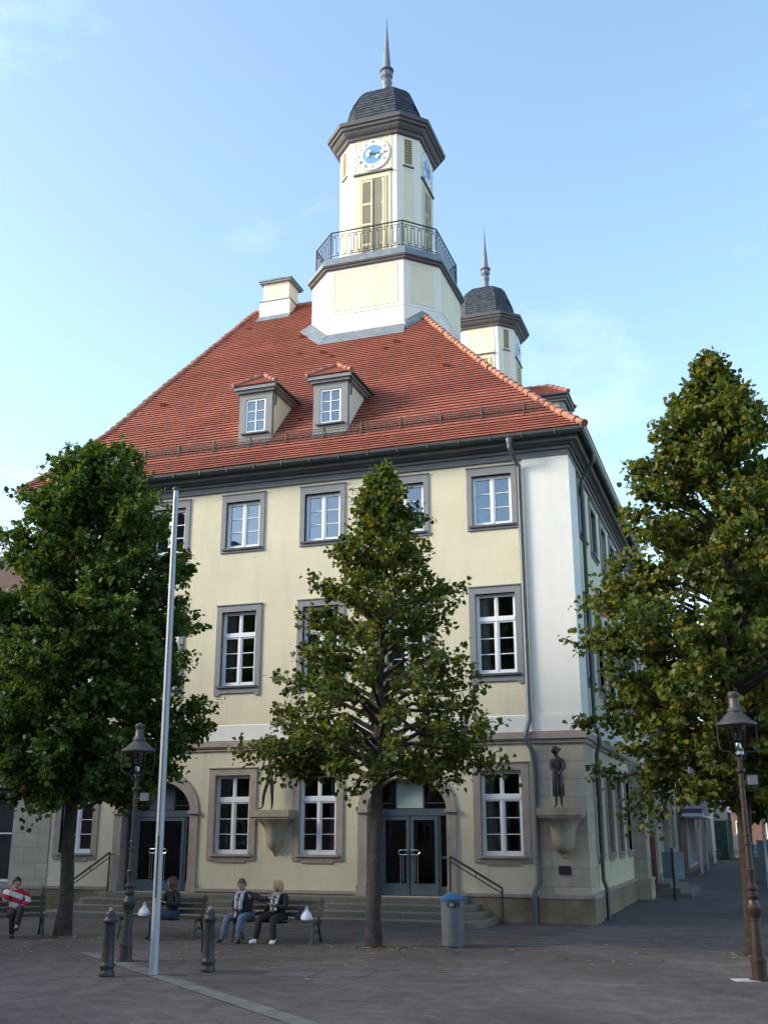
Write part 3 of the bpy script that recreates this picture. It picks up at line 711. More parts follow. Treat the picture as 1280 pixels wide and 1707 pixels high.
def make_tower(c, clocks):
    TW = MB()
    oct_loft(TW, [(2.74, 17), (2.74, 21.80), (2.715, 21.82), (2.715, 21.85), (2.74, 21.87), (2.74, 23.9)], c, ff=lambda h: 1.6)
    oct_loft(TW, [(1.79, 24.3), (1.79, 30.6)], c, ff=lambda h: 1.03)
    t = TW.build('clock_tower', M['white_tower'], hall)
    for i, (F, hl) in enumerate(oct_faces(2.74, c, 1.6)):
        hw = hl-.29; P = MB(); S = MB()
        F.box(P, -hw, hw, 22.05, 23.72, -.01, .006)
        F.ring(S, -hw-.03, hw+.03, 22.02, 23.75, .03, -.01, .02)
        P.build('cream_panel', M['cream2'], t); S.build('panel_moulding', M['white_tower'], t)
    for i, (F, hl) in enumerate(oct_faces(1.79, c, 1.03)):
        P = MB(); S = MB(); LV = MB(); LD = MB(); SH = MB(); HD = MB(); MS = MB()
        if i % 2 == 0:
            F.box(P, -.79, .79, 28.84, 30.42, -.01, .006); F.ring(S, -.82, .82, 28.81, 30.45, .03, -.01, .022)
            F.box(HD, -.86, .86, 28.70, 28.77, -.02, .11); 
            F.box(P, -.78, .78, 24.4, 28.68, -.01, .03)
            F.box(LD, -.53, .53, 24.45, 28.4, .0, .035)
            F.ring(SH, -.60, .60, 24.40, 28.50, .07, .0, .07)
            for sgn in (-1, 1):
                op = .0 if sgn < 0 else .16
                a, b = (-.52, -.01) if sgn < 0 else (.01, .50)
                G = F
                if sgn > 0:   # the right leaf stands ajar, hinged at its outer edge
                    hinge = F.p(.52, 0, .05); ang = R(-16); u = Matrix.Rotation(ang, 3, 'Z') @ F.u; nn = Matrix.Rotation(ang, 3, 'Z') @ F.n
                    G = Frame(hinge-u*.52, u, nn)
                o0, o1 = (.04, .075) if sgn < 0 else (-.01, .03)
                G.box(SH, a, a+.075, 24.5, 28.4, o0, o1); G.box(SH, b-.075, b, 24.5, 28.4, o0, o1)
                for zz in (24.5, 25.3, 26.25, 27.2, 28.3): G.box(SH, a+.075, b-.075, zz, zz+.10, o0, o1-.002)
                z = 24.62
                while z < 28.3:
                    G.box(MS, a+.075, b-.075, z, z+.03, o0+.004, o1-.012); z += .055
                G.box(LD, a+.07, b-.07, 24.5, 28.4, o0-.012, o0+.002)
        else:
            F.box(LD, -.17, .17, 29.08, 30.28, -.01, .01); F.ring(S, -.23, .23, 29.02, 30.34, .045, -.01, .035)
            z = 29.1
            while z < 30.26:
                a = F.p(-.18, z, .012); b = F.p(.18, z, .012)
                LV.hexa([F.p(-.18, z, .012), F.p(.18, z, .012), F.p(.18, z-.02, .045), F.p(-.18, z-.02, .045), F.p(-.18, z+.03, .012), F.p(.18, z+.03, .012), F.p(.18, z+.005, .05), F.p(-.18, z+.005, .05)]); z += .115
            F.box(HD, -.26, .26, 28.94, 28.985, -.02, .07)
            F.box(P, -.22, .22, 24.9, 28.8, -.01, .006); F.ring(S, -.245, .245, 24.88, 28.82, .022, -.01, .02)
        P.build('cream_panel', M['cream2'], t); S.build('panel_moulding', M['white_tower'], t)
        if i % 2: LV.build('louver', M['louver'], t)
        LD.build('louver_backing', M['louverdk'], t); HD.build('hood_moulding', M['grey_cornice'], t)
        if i % 2 == 0: SH.build('tower_shutter', M['shutter'], t); MS.build('shutter_slat', M['louver2'], t)
    for i, (F, hl) in enumerate(oct_faces(1.79, c, 1.03)):
        if i in clocks:
            k = make_clock(F, 29.62); k.build('clock', [M['clockwhite'], M['clockblue'], M['black']], t)
    dk = MB(); oct_loft(dk, [(2.74, 23.86), (2.84, 23.9), (2.84, 23.97), (2.90, 24.0), (2.90, 24.05)], c, ff=lambda h: h-1.14)
    dk.build('balcony_soffit', M['dkbrown'], t)
    dz = MB(); oct_loft(dz, [(2.92, 24.052), (2.92, 24.10), (2.80, 24.40), (1.6, 24.45)], c, ff=lambda h: h*.595)
    dz.build('balcony_deck', M['zinc'], t)
    rl = MB(); fr = oct_faces(2.62, c, 1.52)
    for F, hl in fr:
        F.box(rl, -hl, hl, 25.66, 25.70, -.025, .025); F.box(rl, -hl, hl, 25.52, 25.545, -.01, .01); F.box(rl, -hl, hl, 24.60, 24.625, -.012, .012)
        F.box(rl, -hl-.025, -hl+.025, 24.35, 25.68, -.025, .025)
        n = int(hl*2/.155); n += n % 2; st = 2*hl/n; top = True
        for k in range(n):
            u = -hl+st*(k+.5); F.box(rl, u-.012, u+.012, 24.72, 25.42, -.012, .012)
            if k < n-1:
                zz = 25.42 if k % 2 == 0 else 24.70
                F.box(rl, u-.012, u+st+.012, zz, zz+.022, -.012, .012); um = u+st/2
                if k % 2 == 0: F.box(rl, um-.01, um+.01, 25.442, 25.52, -.01, .01)
                else: F.box(rl, um-.01, um+.01, 24.625, 24.70, -.01, .01)
    rl.build('balcony_railing', M['iron'], t)
    cn = MB(); oct_loft(cn, [(1.80, 30.42), (1.90, 30.46), (1.92, 30.56), (2.02, 30.62), (2.10, 30.72), (2.10, 30.80), (2.20, 30.84), (2.20, 30.95), (2.28, 30.98), (2.30, 31.08), (2.22, 31.12)], c)
    cn.build('tower_cornice', M['dkbrown'], t)
    ez = MB(); oct_loft(ez, [(2.305, 31.085), (2.31, 31.13), (1.7, 31.24)], c); ez.build('eaves_flashing', M['zinc2'], t)
    prof = [(1.58, 31.2), (1.58, 31.7), (1.54, 32.2), (1.44, 32.7), (1.29, 33.12), (1.09, 33.42), (.84, 33.61), (.5, 33.73), (.18, 33.79)]
    hs = []; 
    zz = 31.2; pts = []
    cum = [0]
    for i in range(1, len(prof)): cum.append(cum[-1]+math.dist(prof[i], prof[i-1]))
    nrow = round(cum[-1]/.15)
    dm = MB()
    for r_ in range(nrow):
        s0, s1 = cum[-1]*r_/nrow, cum[-1]*(r_+1)/nrow
        h0, z0 = np.interp(s0, cum, [p[0] for p in prof]), np.interp(s0, cum, [p[1] for p in prof])
        h1, z1 = np.interp(s1, cum, [p[0] for p in prof]), np.interp(s1, cum, [p[1] for p in prof])
        A = octo(h0+.028, z0-.005, c); B_ = octo(h1+.004, z1, c); L0 = octo(h0-.01, z0-.01, c)
        for k in range(8):
            k2 = (k+1) % 8; n_ = max(1, round((A[k2]-A[k]).length/.2)); off = .5*(r_ % 2)/n_
            cuts = [0]+[(j+ (.5 if r_ % 2 else 0))/n_ for j in range(1 if not r_ % 2 else 0, n_)]+[1]
            for j in range(len(cuts)-1):
                a, b = cuts[j], cuts[j+1]; g_ = .004/max(.1, (A[k2]-A[k]).length)
                if b-a < 2*g_: continue
                q = [A[k].lerp(A[k2], a+g_), A[k].lerp(A[k2], b-g_), B_[k].lerp(B_[k2], b-g_), B_[k].lerp(B_[k2], a+g_)]
                jj = Vector((random.uniform(-.004, .004),)*3)
                dm.quad(q[0]+jj, q[1]+jj, q[2], q[3]); dm.quad(L0[k].lerp(L0[k2], a), L0[k].lerp(L0[k2], b), q[1]+jj, q[0]+jj)
    oct_loft(dm, [(h-.012, z) for h, z in prof], c)
    dm.build('slate_dome', M['slatet'], t)
    sp = MB(); sp.lathe([(.34, 33.70), (.30, 33.82), (.21, 33.95), (.19, 34.36), (.20, 34.42), (.24, 34.50), (.25, 34.60), (.21, 34.70), (.15, 34.76), (.19, 34.82), (.25, 34.92), (.26, 35.10), (.22, 35.16), (.32, 35.22), (.32, 35.27), (.20, 35.31), (.185, 35.42), (.155, 35.9), (.12, 36.38), (.115, 36.39), (.06, 37.2), (.018, 38.0), (.006, 38.35)], (c[0], c[1], 0), 16)
    for k in range(12):
        a = 2*math.pi*k/12; sp.box(c[0]+.25*math.cos(a)-.018, c[0]+.25*math.cos(a)+.018, c[1]+.25*math.sin(a)-.018, c[1]+.25*math.sin(a)+.018, 34.86, 35.14)
    sp.build('spire', M['spire'], t, smooth=True)
    wr = MB(); x, y = c[0]+.62, c[1]
    wr.tube([(x-.5, y-.4, 33.85), (x, y-1.25, 33.3), (x+.05, y-1.63, 31.5), (x+.05, y-2.36, 31.1), (x+.1, y-1.98, 30.4), (x+.14, y-1.84, 29.5), (x+.16, y-1.84, 24.5)], .005, 5)
    wr.tube([(x-.2, y-2.96, 24.4), (x-.2, y-2.8, 23.8), (x-.2, y-2.78, 20.9)], .005, 5)
    wr.build('lightning_wire', M['grey_trim'], t)
    return t
M['dkbrown'] = mat('brown_cornice', (.105, .105, .118), .7, noise=.08, nscale=3, stain=.15)
M['zinc2'] = mat('dark_zinc', (.09, .10, .12), .5, .4, noise=.1)
M['louver2'] = mat('shutter_slat', (.33, .31, .25), .8, noise=.05)
def slatet():
    m, nt, N, L, P = newmat('slate_tile'); g = N.new('ShaderNodeNewGeometry'); cr = N.new('ShaderNodeValToRGB')
    e = cr.color_ramp.elements; e[0].color = (.022, .027, .036, 1); e[1].color = (.060, .068, .084, 1)
    L.new(g.outputs['Random Per Island'], cr.inputs[0]); L.new(cr.outputs[0], P.inputs['Base Color']); P.inputs['Roughness'].default_value = .48
    return m
M['slatet'] = slatet()
TC = (-8.6, 9.6)
make_tower(TC, (0, 2, 6)); make_tower((-8.6, 28.4), (2, 4, 6))
# lead flashing where the first tower leaves the roof
fl = MB()
def fz(y): return zf(y+.63)
h_, f_ = 2.74, 1.6; yF = TC[1]-h_; yC = TC[1]-f_
a = (TC[0]-f_, yF); b = (TC[0]+f_, yF)
fl.hexa([(a[0]-.15, yF-.42, fz(yF-.42)+.02), (b[0]+.15, yF-.42, fz(yF-.42)+.02), (b[0]+.1, yF, fz(yF-.42)+.02), (a[0]-.1, yF, fz(yF-.42)+.02), (a[0]-.12, yF-.40, fz(yF-.40)+.055), (b[0]+.12, yF-.40, fz(yF-.40)+.055), (b[0]+.04, yF-.01, fz(yF)+.20), (a[0]-.04, yF-.01, fz(yF)+.20)])
cL = (TC[0]-h_, yC)
fl.hexa([(a[0]-.15, yF-.42, fz(yF-.42)+.0), (a[0], yF, fz(yF)-.2), (cL[0], cL[1], fz(yC)-.2), (cL[0]-.42, cL[1]-.2, fz(yC-.2)),
         (a[0]-.15, yF-.42, fz(yF-.42)+.06), (a[0], yF-.02, fz(yF)+.2), (cL[0]-.02, cL[1], fz(yC)+.22), (cL[0]-.42, cL[1]-.2, fz(yC-.2)+.07)])
# right chamfer: up to the hip and over
def hipz(x):   # height of the roof surface above a point on the right slope
    ds = .63-x; return zf(np.interp(ds, HIP_R[1], HIP_R[0]))
nn = 6; pts = []
for k in range(nn+1):
    t = k/nn; x = TC[0]+f_+(h_-f_)*t; y = yF+(h_-f_)*t
    pts.append((x, y, min(fz(y), hipz(x))))
for k in range(nn):
    (x0, y0, z0), (x1, y1, z1) = pts[k], pts[k+1]
    ox, oy = .10, -.10
    fl.hexa([(x0, y0, z0-.3), (x1, y1, z1-.3), (x1+ox, y1+oy, z1-.3), (x0+ox, y0+oy, z0-.3), (x0, y0, z0+.32), (x1, y1, z1+.32), (x1+ox, y1+oy, z1+.12), (x0+ox, y0+oy, z0+.12)])
fl.build('lead_flashing', M['zinc'], roof)

# ------------------------------------------------------------------ setting: ground
g = MB(); g.quad((-400, -400, 0), (400, -400, 0), (400, 600, 0), (-400, 600, 0))
g.build('ground', M['ground'], kind='structure')
dr = MB(); dr.quad((-1.6, -3.72, .004), (30, -3.72, .004), (30, -3.50, .004), (-1.6, -3.50, .004)); dr.quad((-40, -3.72, .004), (-1.6, -3.72, .004), (-1.6, -3.50, .004), (-40, -3.50, .004))
dr.quad((-1.6, -5.42, .004), (30, -5.42, .004), (30, -5.30, .004), (-1.6, -5.30, .004)); dr.build('drain_strip', M['drain'], kind='structure')
k = MB(); d = Vector((4.0, -3.36, 0)).normalized(); n = Vector((-d.y, d.x, 0)); p0 = Vector((-8.4, -9.34, .008)); p1 = p0+d*14
k.quad(p0-n*.16, p1-n*.16, p1+n*.16, p0+n*.16); k.build('kerb_strip', M['kerb'], kind='structure')
cv = MB(); cv.box(1.25, 2.35, -7.65, -7.05, -.02, .008); cv.box(1.29, 2.31, -7.61, -7.09, .0, .012)
tag(cv.build('pavement_cover', M['iron_cover']), 'flat rectangular metal cover in the paving in front of the building corner', 'cover')
cv = MB(); cv.box(-3.75, -2.95, -11.3, -10.6, -.02, .006); cv.box(-2.9, -2.1, -11.0, -10.3, -.02, .006)
tag(cv.build('pavement_cover', brickmat('sunk_cover', (.12, .095, .1), (.10, .085, .09), (.06, .05, .05), .21, .105, .012, .85, .3, True)), 'sunken paved cover panels in the middle of the open paving', 'cover')

# ---- houses
def house(name, x0, x1, y0, y1, h, wall, roofm, rh=4, ridge='x', cols=3, rows=2, label='', cat='house', z0=1.2, sides='F', wm=None):
    w = MB(); w.box(x0, x1, y0, y1, 0, h)
    o = w.build(name, wall); tag(o, label, cat)
    r = MB(); e = .35
    if ridge == 'x':
        ym = (y0+y1)/2
        r.hexa([(x0-e, y0-e, h), (x1+e, y0-e, h), (x1+e, y1+e, h), (x0-e, y1+e, h), (x0-e, ym-.02, h+rh), (x1+e, ym-.02, h+rh), (x1+e, ym+.02, h+rh), (x0-e, ym+.02, h+rh)])
    else:
        xm = (x0+x1)/2
        r.hexa([(x0-e, y0-e, h), (x1+e, y0-e, h), (x1+e, y1+e, h), (x0-e, y1+e, h), (xm-.02, y0-e, h+rh), (xm+.02, y0-e, h+rh), (xm+.02, y1+e, h+rh), (xm-.02, y1+e, h+rh)])
    r.build('roof', roofm, o)
    for sd in sides:
        F, L_ = {'F': (Frame((x0, y0, 0), (1, 0, 0), (0, -1, 0)), x1-x0), 'R': (Frame((x1, y0, 0), (0, 1, 0), (1, 0, 0)), y1-y0), 'B': (Frame((x1, y1, 0), (-1, 0, 0), (0, 1, 0)), x1-x0)}[sd]
        nc = max(1, round(L_/3)) if sd != 'F' or cols is None else cols
        for i in range(nc):
            for j in range(rows):
                u = L_*(i+.5)/nc; z = z0+j*3.1
                m = MB(); F.ring(m, u-.6, u+.6, z, z+1.6, .09, -.02, .04); F.box(m, u-.03, u+.03, z+.09, z+1.51, 0, .035)
                wd = m.build('window', wm or M['winwhite'], o)
                g_ = MB(); F.box(g_, u-.55, u+.55, z+.05, z+1.55, .0, .012); g_.build('pane', M['darkglass'], wd)
    return o
M['darkglass'] = mat('dark_glass', (.03, .035, .04), .06, noise=.1, spec=.8)
M['roof_brown'] = mat('roof_brown', (.11, .065, .05), .8, noise=.2, nscale=2)
M['pink'] = mat('pink_render', (.42, .24, .18), .9, noise=.08); M['redbrown'] = mat('red_brown_render', (.30, .17, .15), .9, noise=.1)
M['pale'] = mat('pale_render', (.55, .52, .47), .9, noise=.08); M['brickred'] = brickmat('red_brick', (.20, .08, .05), (.16, .06, .045), (.16, .15, .14), .25, .08, .01, .9, .2)
# left neighbour with glazed shopfront
nb = MB(); nb.box(-46, -19.3, 3.2, 16, 3.9, 11.9); nb.box(-46, -19.3, 3.2, 16, 0, .62); nb.box(-19.62, -19.3, 3.2, 3.6, .62, 3.9); nb.box(-46, -19.3, 6.5, 16, .62, 3.9)
nbo = nb.build('shop_building', mat('grey_brown_render', (.17, .12, .10), .9, noise=.12)); tag(nbo, 'brownish building with a dark glazed shopfront left of the town hall', 'building')
m = MB(); m.box(-46.1, -19.2, 3.0, 16.1, 11.9, 12.45); m.box(-46.05, -19.25, 3.05, 16, 3.75, 4.05); m.build('white_fascia', M['winwhite'], nbo)
m = MB(); F = Frame((0, 3.25, 0), (1, 0, 0), (0, -1, 0)); F.ring(m, -30, -19.62, .62, 3.75, .08, -.05, .05); F.box(m, -29.9, -19.7, 2.16, 2.21, -.03, .03)
for x in (-27, -24.6, -22.1): F.box(m, x, x+.07, .7, 3.67, -.03, .03)
m.build('shopfront_frame', M['winwhite'], nbo)
m = MB(); F.box(m, -29.9, -19.7, .7, 3.67, -.01, .0); m.build('shopfront_glass', M['darkglass'], nbo)
m = MB(); m.box(-46, -19.25, 3.1, 3.198, 0, .6); m.build('stone_base', M['surround'], nbo)

# street on the right: houses in a row behind the hall
hp = house('pink_house', -9, .35, 32.9, 41, 8.6, M['pink'], M['tile'], 4, 'y', 2, 2, 'salmon pink house with a shop canopy beyond the end of the town hall', z0=4.4, sides='FR')
m = MB(); m.box(.352, .37, 33.0, 40.95, 3.1, 8.55); m.build('side_facade', M['redbrown'], hp)
m = MB(); m.box(-2.5, 1.35, 32.35, 32.88, 2.95, 3.1); m.box(.352, 1.5, 32.9, 41, 2.86, 2.98); m.box(.95, 1.05, 33.6, 33.7, 0, 2.86); m.box(.95, 1.05, 40.6, 40.7, 0, 2.86)
m.build('canopy', M['winwhite'], hp)
m = MB(); m.box(-2.2, 1.3, 32.3, 32.34, 3.12, 3.34); m.build('sign_band', mat('purple_band', (.07, .06, .14), .5), hp)
m = MB()
for k in range(9): m.box(.37, .42, 33.1+k*.95, 33.18+k*.95, .4, 2.85)
m.box(.37, .43, 33.0, 40.9, .3, .42); m.build('shop_window_frame', M['winwhite'], hp)
m = MB(); m.box(.36, .378, 33.0, 40.9, .42, 2.84); m.build('shop_glass', M['darkglass'], hp)
house('street_house', -8, .3, 41.4, 51, 7.8, M['redbrown'], M['roof_brown'], 4, 'y', 2, 2, 'red brown street house between the pink house and the grey house', z0=3.9, sides='FR')
house('street_house', -7, .9, 51.4, 56.8, 7.2, M['pale'], M['roof_brown'], 3.5, 'y', 2, 2, 'pale grey narrow house before the green glazed shop', z0=3.9, sides='FR')
gs = MB(); gs.box(-7, 1.9, 57, 66, 0, 6.8); gso = gs.build('green_shop', M['pale']); tag(gso, 'shop house with green framed glass front and sloping awning far down the street', 'shop')
m = MB(); F = Frame((1.9, 57, 0), (0, 1, 0), (1, 0, 0))
for k in range(6): F.box(m, k*1.5, k*1.5+.12, 0, 3.0, 0, .06)
F.box(m, 0, 9, 2.9, 3.1, 0, .07); F2 = Frame((-7, 57, 0), (1, 0, 0), (0, -1, 0))
for k in range(7): F2.box(m, k*1.45+.05, k*1.45+.17, 0, 3.0, 0, .06)
m.build('green_frame', mat('green_frame', (.14, .24, .21), .5), gso)
m = MB(); F.box(m, 0, 9, .1, 2.9, -.01, .02); F2.box(m, 0, 8.9, .1, 2.9, -.01, .02); m.build('shop_glass', mat('green_glass', (.04, .08, .07), .1, noise=.3), gso)
m = MB(); m.hexa([(1.9, 57, 3.5), (3.4, 57, 2.9), (3.4, 66, 2.9), (1.9, 66, 3.5), (1.9, 57, 3.56), (3.4, 57, 2.96), (3.4, 66, 2.96), (1.9, 66, 3.56)]); m.build('awning', M['winwhite'], gso)
m = MB(); m.box(-7.1, 2.1, 56.9, 66.1, 6.8, 7.1); m.build('roof', M['roof_brown'], gso)
house('brick_house', -4, 6.5, 78, 90, 8.5, M['brickred'], M['tile'], 4, 'x', 4, 2, 'red brick house closing the far end of the street', z0=1.4)
house('street_house', 13, 24, 18, 70, 9, M['pale'], M['roof_brown'], 4, 'y', 3, 2, 'long pale house row on the far side of the street behind the trees', z0=1.2, sides='F')
# the square's other side, behind the camera: it is what the window panes mirror and what shades the square
house('square_house', -27, -5, -62, -48, 14.5, M['redbrown'], M['roof_brown'], 6, 'x', 6, 4, 'tall red brown house row across the square', sides='B')
house('square_house', -4.5, 20, -60, -48, 12.5, M['pale'], M['roof_brown'], 5.5, 'x', 6, 3, 'pale house row with brown roof across the square', sides='B')
house('square_house', -52, -27.5, -58, -44, 19, M['brickred'], M['roof_brown'], 9, 'y', 6, 4, 'high gabled brick house across the square', sides='B')
house('square_house', -46, -35, -42, -2, 13.5, M['redbrown'], M['roof_brown'], 6, 'y', 3, 4, 'unseen tall house row added left of the square to shade the lower facade', sides='R')  # out of view; added and sized so its roof shades the lower facade
house('square_house', 20.5, 44, -58, -44, 12, M['pink'], M['roof_brown'], 5, 'x', 6, 3, 'pink house row across the square', sides='B')

# ------------------------------------------------------------------ street furniture
def lamp_post():
    r = empty('street_lamp')
    b = MB(); b.lathe([(.17, 0), (.17, .025), (.118, .03), (.118, .27), (.132, .28), (.132, .32), (.105, .335), (.085, .90), (.10, .91), (.10, .94), (.085, .95), (.105, .99), (.13, 1.07), (.13, 1.11), (.09, 1.15), (.075, 1.22), (.10, 1.26), (.10, 1.29), (.07, 1.31), (.07, 1.36), (.098, 1.39), (.098, 1.42), (.065, 1.45), (.06, 1.50), (.082, 1.66), (.085, 1.69), (.06, 1.72), (.052, 2.08), (.068, 2.09), (.068, 2.13), (.052, 2.14), (.05, 2.22), (.065, 2.23), (.065, 2.26), (.046, 2.28), (.042, 3.02), (.055, 3.03), (.055, 3.08), (.042, 3.09), (.042, 3.24), (.08, 3.27), (.08, 3.31), (.038, 3.34), (.038, 3.5), (.07, 3.54), (.07, 3.6)], n=20)
    b.build('lamp_column', M['lampbrown'], r, smooth=True)
    br = MB()
    for s in (-1, 1):
        br.tube([(0, 0, 3.42), (s*.08, 0, 3.46), (s*.14, 0, 3.60), (s*.26, 0, 3.60), (s*.32, 0, 3.66), (s*.33, 0, 3.8), (s*.33, 0, 4.12), (s*.345, 0, 4.2)], .014, 8)
        br.tube([(0, s*.05, 3.42), (0, s*.11, 3.47), (0, s*.10, 3.58)], .012, 8)
    br.build('lantern_bracket', M['castiron'], r, smooth=True)
    g = MB(); g.lathe([(.09, 3.60), (.125, 3.64), (.15, 4.04)], n=20); g.build('lantern_glass', M['lampglass'], r, smooth=True)
    i = MB()
    for k in range(6): i.lathe([(.05, 0), (.09, .012), (.05, .03)], (0, 0, 3.80+.036*k), 16)
    i.lathe([(.05, 3.62), (.06, 3.66), (.045, 3.74)], n=14); i.build('lamp_element', M['steel'], r, smooth=True)
    h = MB(); h.lathe([(.16, 4.05), (.33, 4.03), (.345, 4.045), (.345, 4.065), (.32, 4.085), (.25, 4.13), (.215, 4.17), (.17, 4.215), (.125, 4.245), (.125, 4.265), (.14, 4.28), (.115, 4.32), (.09, 4.35), (.085, 4.50), (.10, 4.52), (.10, 4.58), (.075, 4.61), (.02, 4.62)], n=24)
    h.build('lantern_roof', M['lamproof'], r, smooth=True)
    bx = MB(); bx.box(.10, .26, -.05, .05, 3.05, 3.21); bx.tube([(.0, 0, 3.1), (.12, 0, 3.1)], .015); bx.build('sensor_box', M['boxgrey'], r, bevel=.01)
    tg = MB(); tg.box(-.055, .055, -.082, -.07, 3.55, 3.66); tg.build('lamp_tag', M['winwhite'], r)
    return r
M['lampglass'] = glassmat('lamp_glass', 1.45, (.75, .78, .75), .05)
M['palestone'] = mat('pale_stone', (.42, .42, .40), .8, noise=.2)
M['boxgrey'] = mat('box_grey', (.22, .205, .205), .6, noise=.08)
l1 = lamp_post(); l1.location = (4.02, -9.40, 0); l1.rotation_euler = (0, 0, R(22)); l1.scale = (1, 1, .985)
tag(l1, 'brown painted cast iron street lamp with round lantern in front of the right tree trunk', 'street lamp', 'old style street lamps on the square')
l2 = copy_tree(l1); l2.location = (-6.93, -10.35, 0); l2.scale = (.95, .95, .925); l2.rotation_euler = (0, 0, R(18))
l2['label'] = 'dark street lamp with round lantern beside the flagpole in front of the left door'
bp_ = MB(); bp_.box(-.42, .2, -.16, .16, 0, .012); bp_.build('base_plate', M['palestone'], l1)
for ch in l2.children:
    if ch.name.startswith('lamp_column'):
        ch.data = ch.data.copy(); ch.data.materials[0] = M['castiron']
    if ch.name.startswith('lamp_tag'): bpy.data.objects.remove(ch)

fp = empty('flagpole', (-5.47, -11.83, 0))
m = MB(); m.tube([(0, 0, 0), (-.04, -.01, 4), (-.085, -.02, 8.42)], [.072, .064, .048], 20); m.build('pole_shaft', M['alu'], fp, smooth=True)
m = MB(); m.tube([(-.085, -.02, 8.42), (-.085, -.02, 8.46)], [.075, .075], 16); m.lathe([(.04, 8.46), (.03, 8.48), (.005, 8.5)], (-.085, -.02, 0), 12); m.build('pole_cap', M['castiron'], fp, smooth=True)
m = MB(); m.tube([(.0, -.075, 1.55), (-.06, -.075, 8.3)], .006, 6); m.hexa([(-.012, -.078, 1.2), (.012, -.078, 1.2), (.012, -.06, 1.2), (-.012, -.06, 1.2), (-.018, -.078, 2.2), (.008, -.078, 2.2), (.008, -.06, 2.2), (-.018, -.06, 2.2)]); m.build('halyard', M['black'], fp)
tag(fp, 'tall bare silver metal flagpole standing in the kerb strip', 'flagpole')

def bollard():
    r = empty('bollard')
    b = MB(); b.lathe([(.135, 0), (.14, .02), (.14, .06), (.12, .09), (.12, .12), (.14, .15), (.14, .18), (.12, .21), (.113, .24), (.095, .80), (.10, .81), (.135, .835), (.14, .86), (.10, .89), (.085, .93), (.09, .95), (.085, .97), (.05, 1.01)], n=20); b.build('bollard_body', M['castiron'], r, smooth=True)
    t = MB(); t.lathe([(.04, 1.005), (.035, 1.02), (.03, 1.04), (.012, 1.065), (.002, 1.07)], n=12); t.build('bollard_tip', M['boxgrey'], r, smooth=True)
    return r
b1 = bollard(); b1.location = (-6.08, -12.27, 0); b1.scale = (.9, .9, 1); tag(b1, 'iron bollard with pointed tip between the dark street lamp and the picture edge', 'bollard', 'cast iron bollards')
b2 = copy_tree(b1); b2.location = (-4.8, -11.2, 0); b2['label'] = 'iron bollard with pointed tip right of the flagpole in front of the couple'; b2.scale = (.9, .9, .98)
b1['label'] = 'iron bollard with pointed tip directly left of the dark street lamp base'
m = MB(); m.box(-.055, .055, -.03, .03, .04, .46); m.box(-.04, .04, -.045, -.031, .1, .40); po_ = m.build('metal_post', M['black'], bevel=.01); po_.location = (-6.05, -9.0, 0)
m = MB(); m.box(-.03, .03, -.02, .02, 0, .05); m.build('post_foot', M['black'], po_)
tag(po_, 'short flat black post half hidden behind the right bollard', 'post')

bn = empty('litter_bin', (-1.88, -6.2, 0))
m = MB(); m.lathe([(.20, 0), (.20, .03), (.235, .04), (.245, .90), (.245, .93)], n=32); m.build('bin_body', M['bin'], bn, smooth=True)
m = MB(); m.lathe([(.262, .90), (.265, .935), (.235, .965), (.15, 1.02), (.05, 1.06), (.01, 1.065)], n=32); m.build('bin_lid', M['binblue'], bn, smooth=True)
m = MB(); n = 10
for k in range(n):
    a0 = R(-72-34+68*k/n); a1 = R(-72-34+68*(k+1)/n); zb = lambda t: .80-.035*(1-(2*t-1)**4)
    t0, t1 = k/n, (k+1)/n
    m.quad((.249*math.cos(a0), .249*math.sin(a0), .775+.03*(abs(2*t0-1)**3)), (.249*math.cos(a1), .249*math.sin(a1), .775+.03*(abs(2*t1-1)**3)), (.249*math.cos(a1), .249*math.sin(a1), .875), (.249*math.cos(a0), .249*math.sin(a0), .875))
m.build('bin_opening', M['black'], bn)
m = MB()
for k in range(5):
    a = R(-88+4*k); m.box(.2515*math.cos(a)-.008, .2515*math.cos(a)+.008, .2515*math.sin(a)-.002, .2515*math.sin(a)+.002, .80, .86)
m.build('bin_label', M['boxgrey'], bn)
tag(bn, 'round grey litter bin with a blue domed lid before the entrance steps', 'litter bin')

def bench(L_=2.1):
    r = empty('park_bench')   # faces local -y
    for s in (-1, 1):
        m = MB(); x = s*(L_/2-.08)
        m.tube([(x, -.25, 0), (x, -.20, .2), (x, -.17, .38), (x, .12, .40), (x, .18, .40)], [.035, .026, .03, .03, .03], 8)
        m.tube([(x, .30, 0), (x, .20, .2), (x, .12, .40), (x, .20, .6), (x, .27, .84)], [.035, .026, .034, .028, .03], 8)
        m.tube([(x, -.20, .17), (x, .0, .25), (x, .20, .17)], .018, 8)
        m.tube([(x, .27, .82), (x, .285, .87), (x, .27, .88)], [.035, .04, .02], 8)
        m.build('bench_frame', M['benchgreen'], r, smooth=True)
    for k in range(4):
        m = MB(); y = -.20+k*.10; m.box(-L_/2, L_/2, y-.04, y+.04, .425, .455); m.build('seat_slat', M['benchwood'], r, bevel=.006)
    for k in range(3):
        m = MB(); z = .55+k*.12; y = .165+k*.045; m.hexa([(-L_/2, y-.03, z-.04), (L_/2, y-.03, z-.04), (L_/2, y, z-.045), (-L_/2, y, z-.045), (-L_/2, y+.0, z+.045), (L_/2, y+.0, z+.045), (L_/2, y+.03, z+.04), (-L_/2, y+.03, z+.04)]); m.build('back_slat', M['benchwood'], r, bevel=.004)
    return r
B1 = (-5.75, -6.35); B2 = (-8.55, -6.35); B3 = (-12.35, -7.0)
q1 = bench(2.0); q1.location = (*B1, 0); q1.rotation_euler = (0, 0, R(0)); tag(q1, 'green framed slatted bench under the couple with scarves', 'bench', 'park benches on the square')
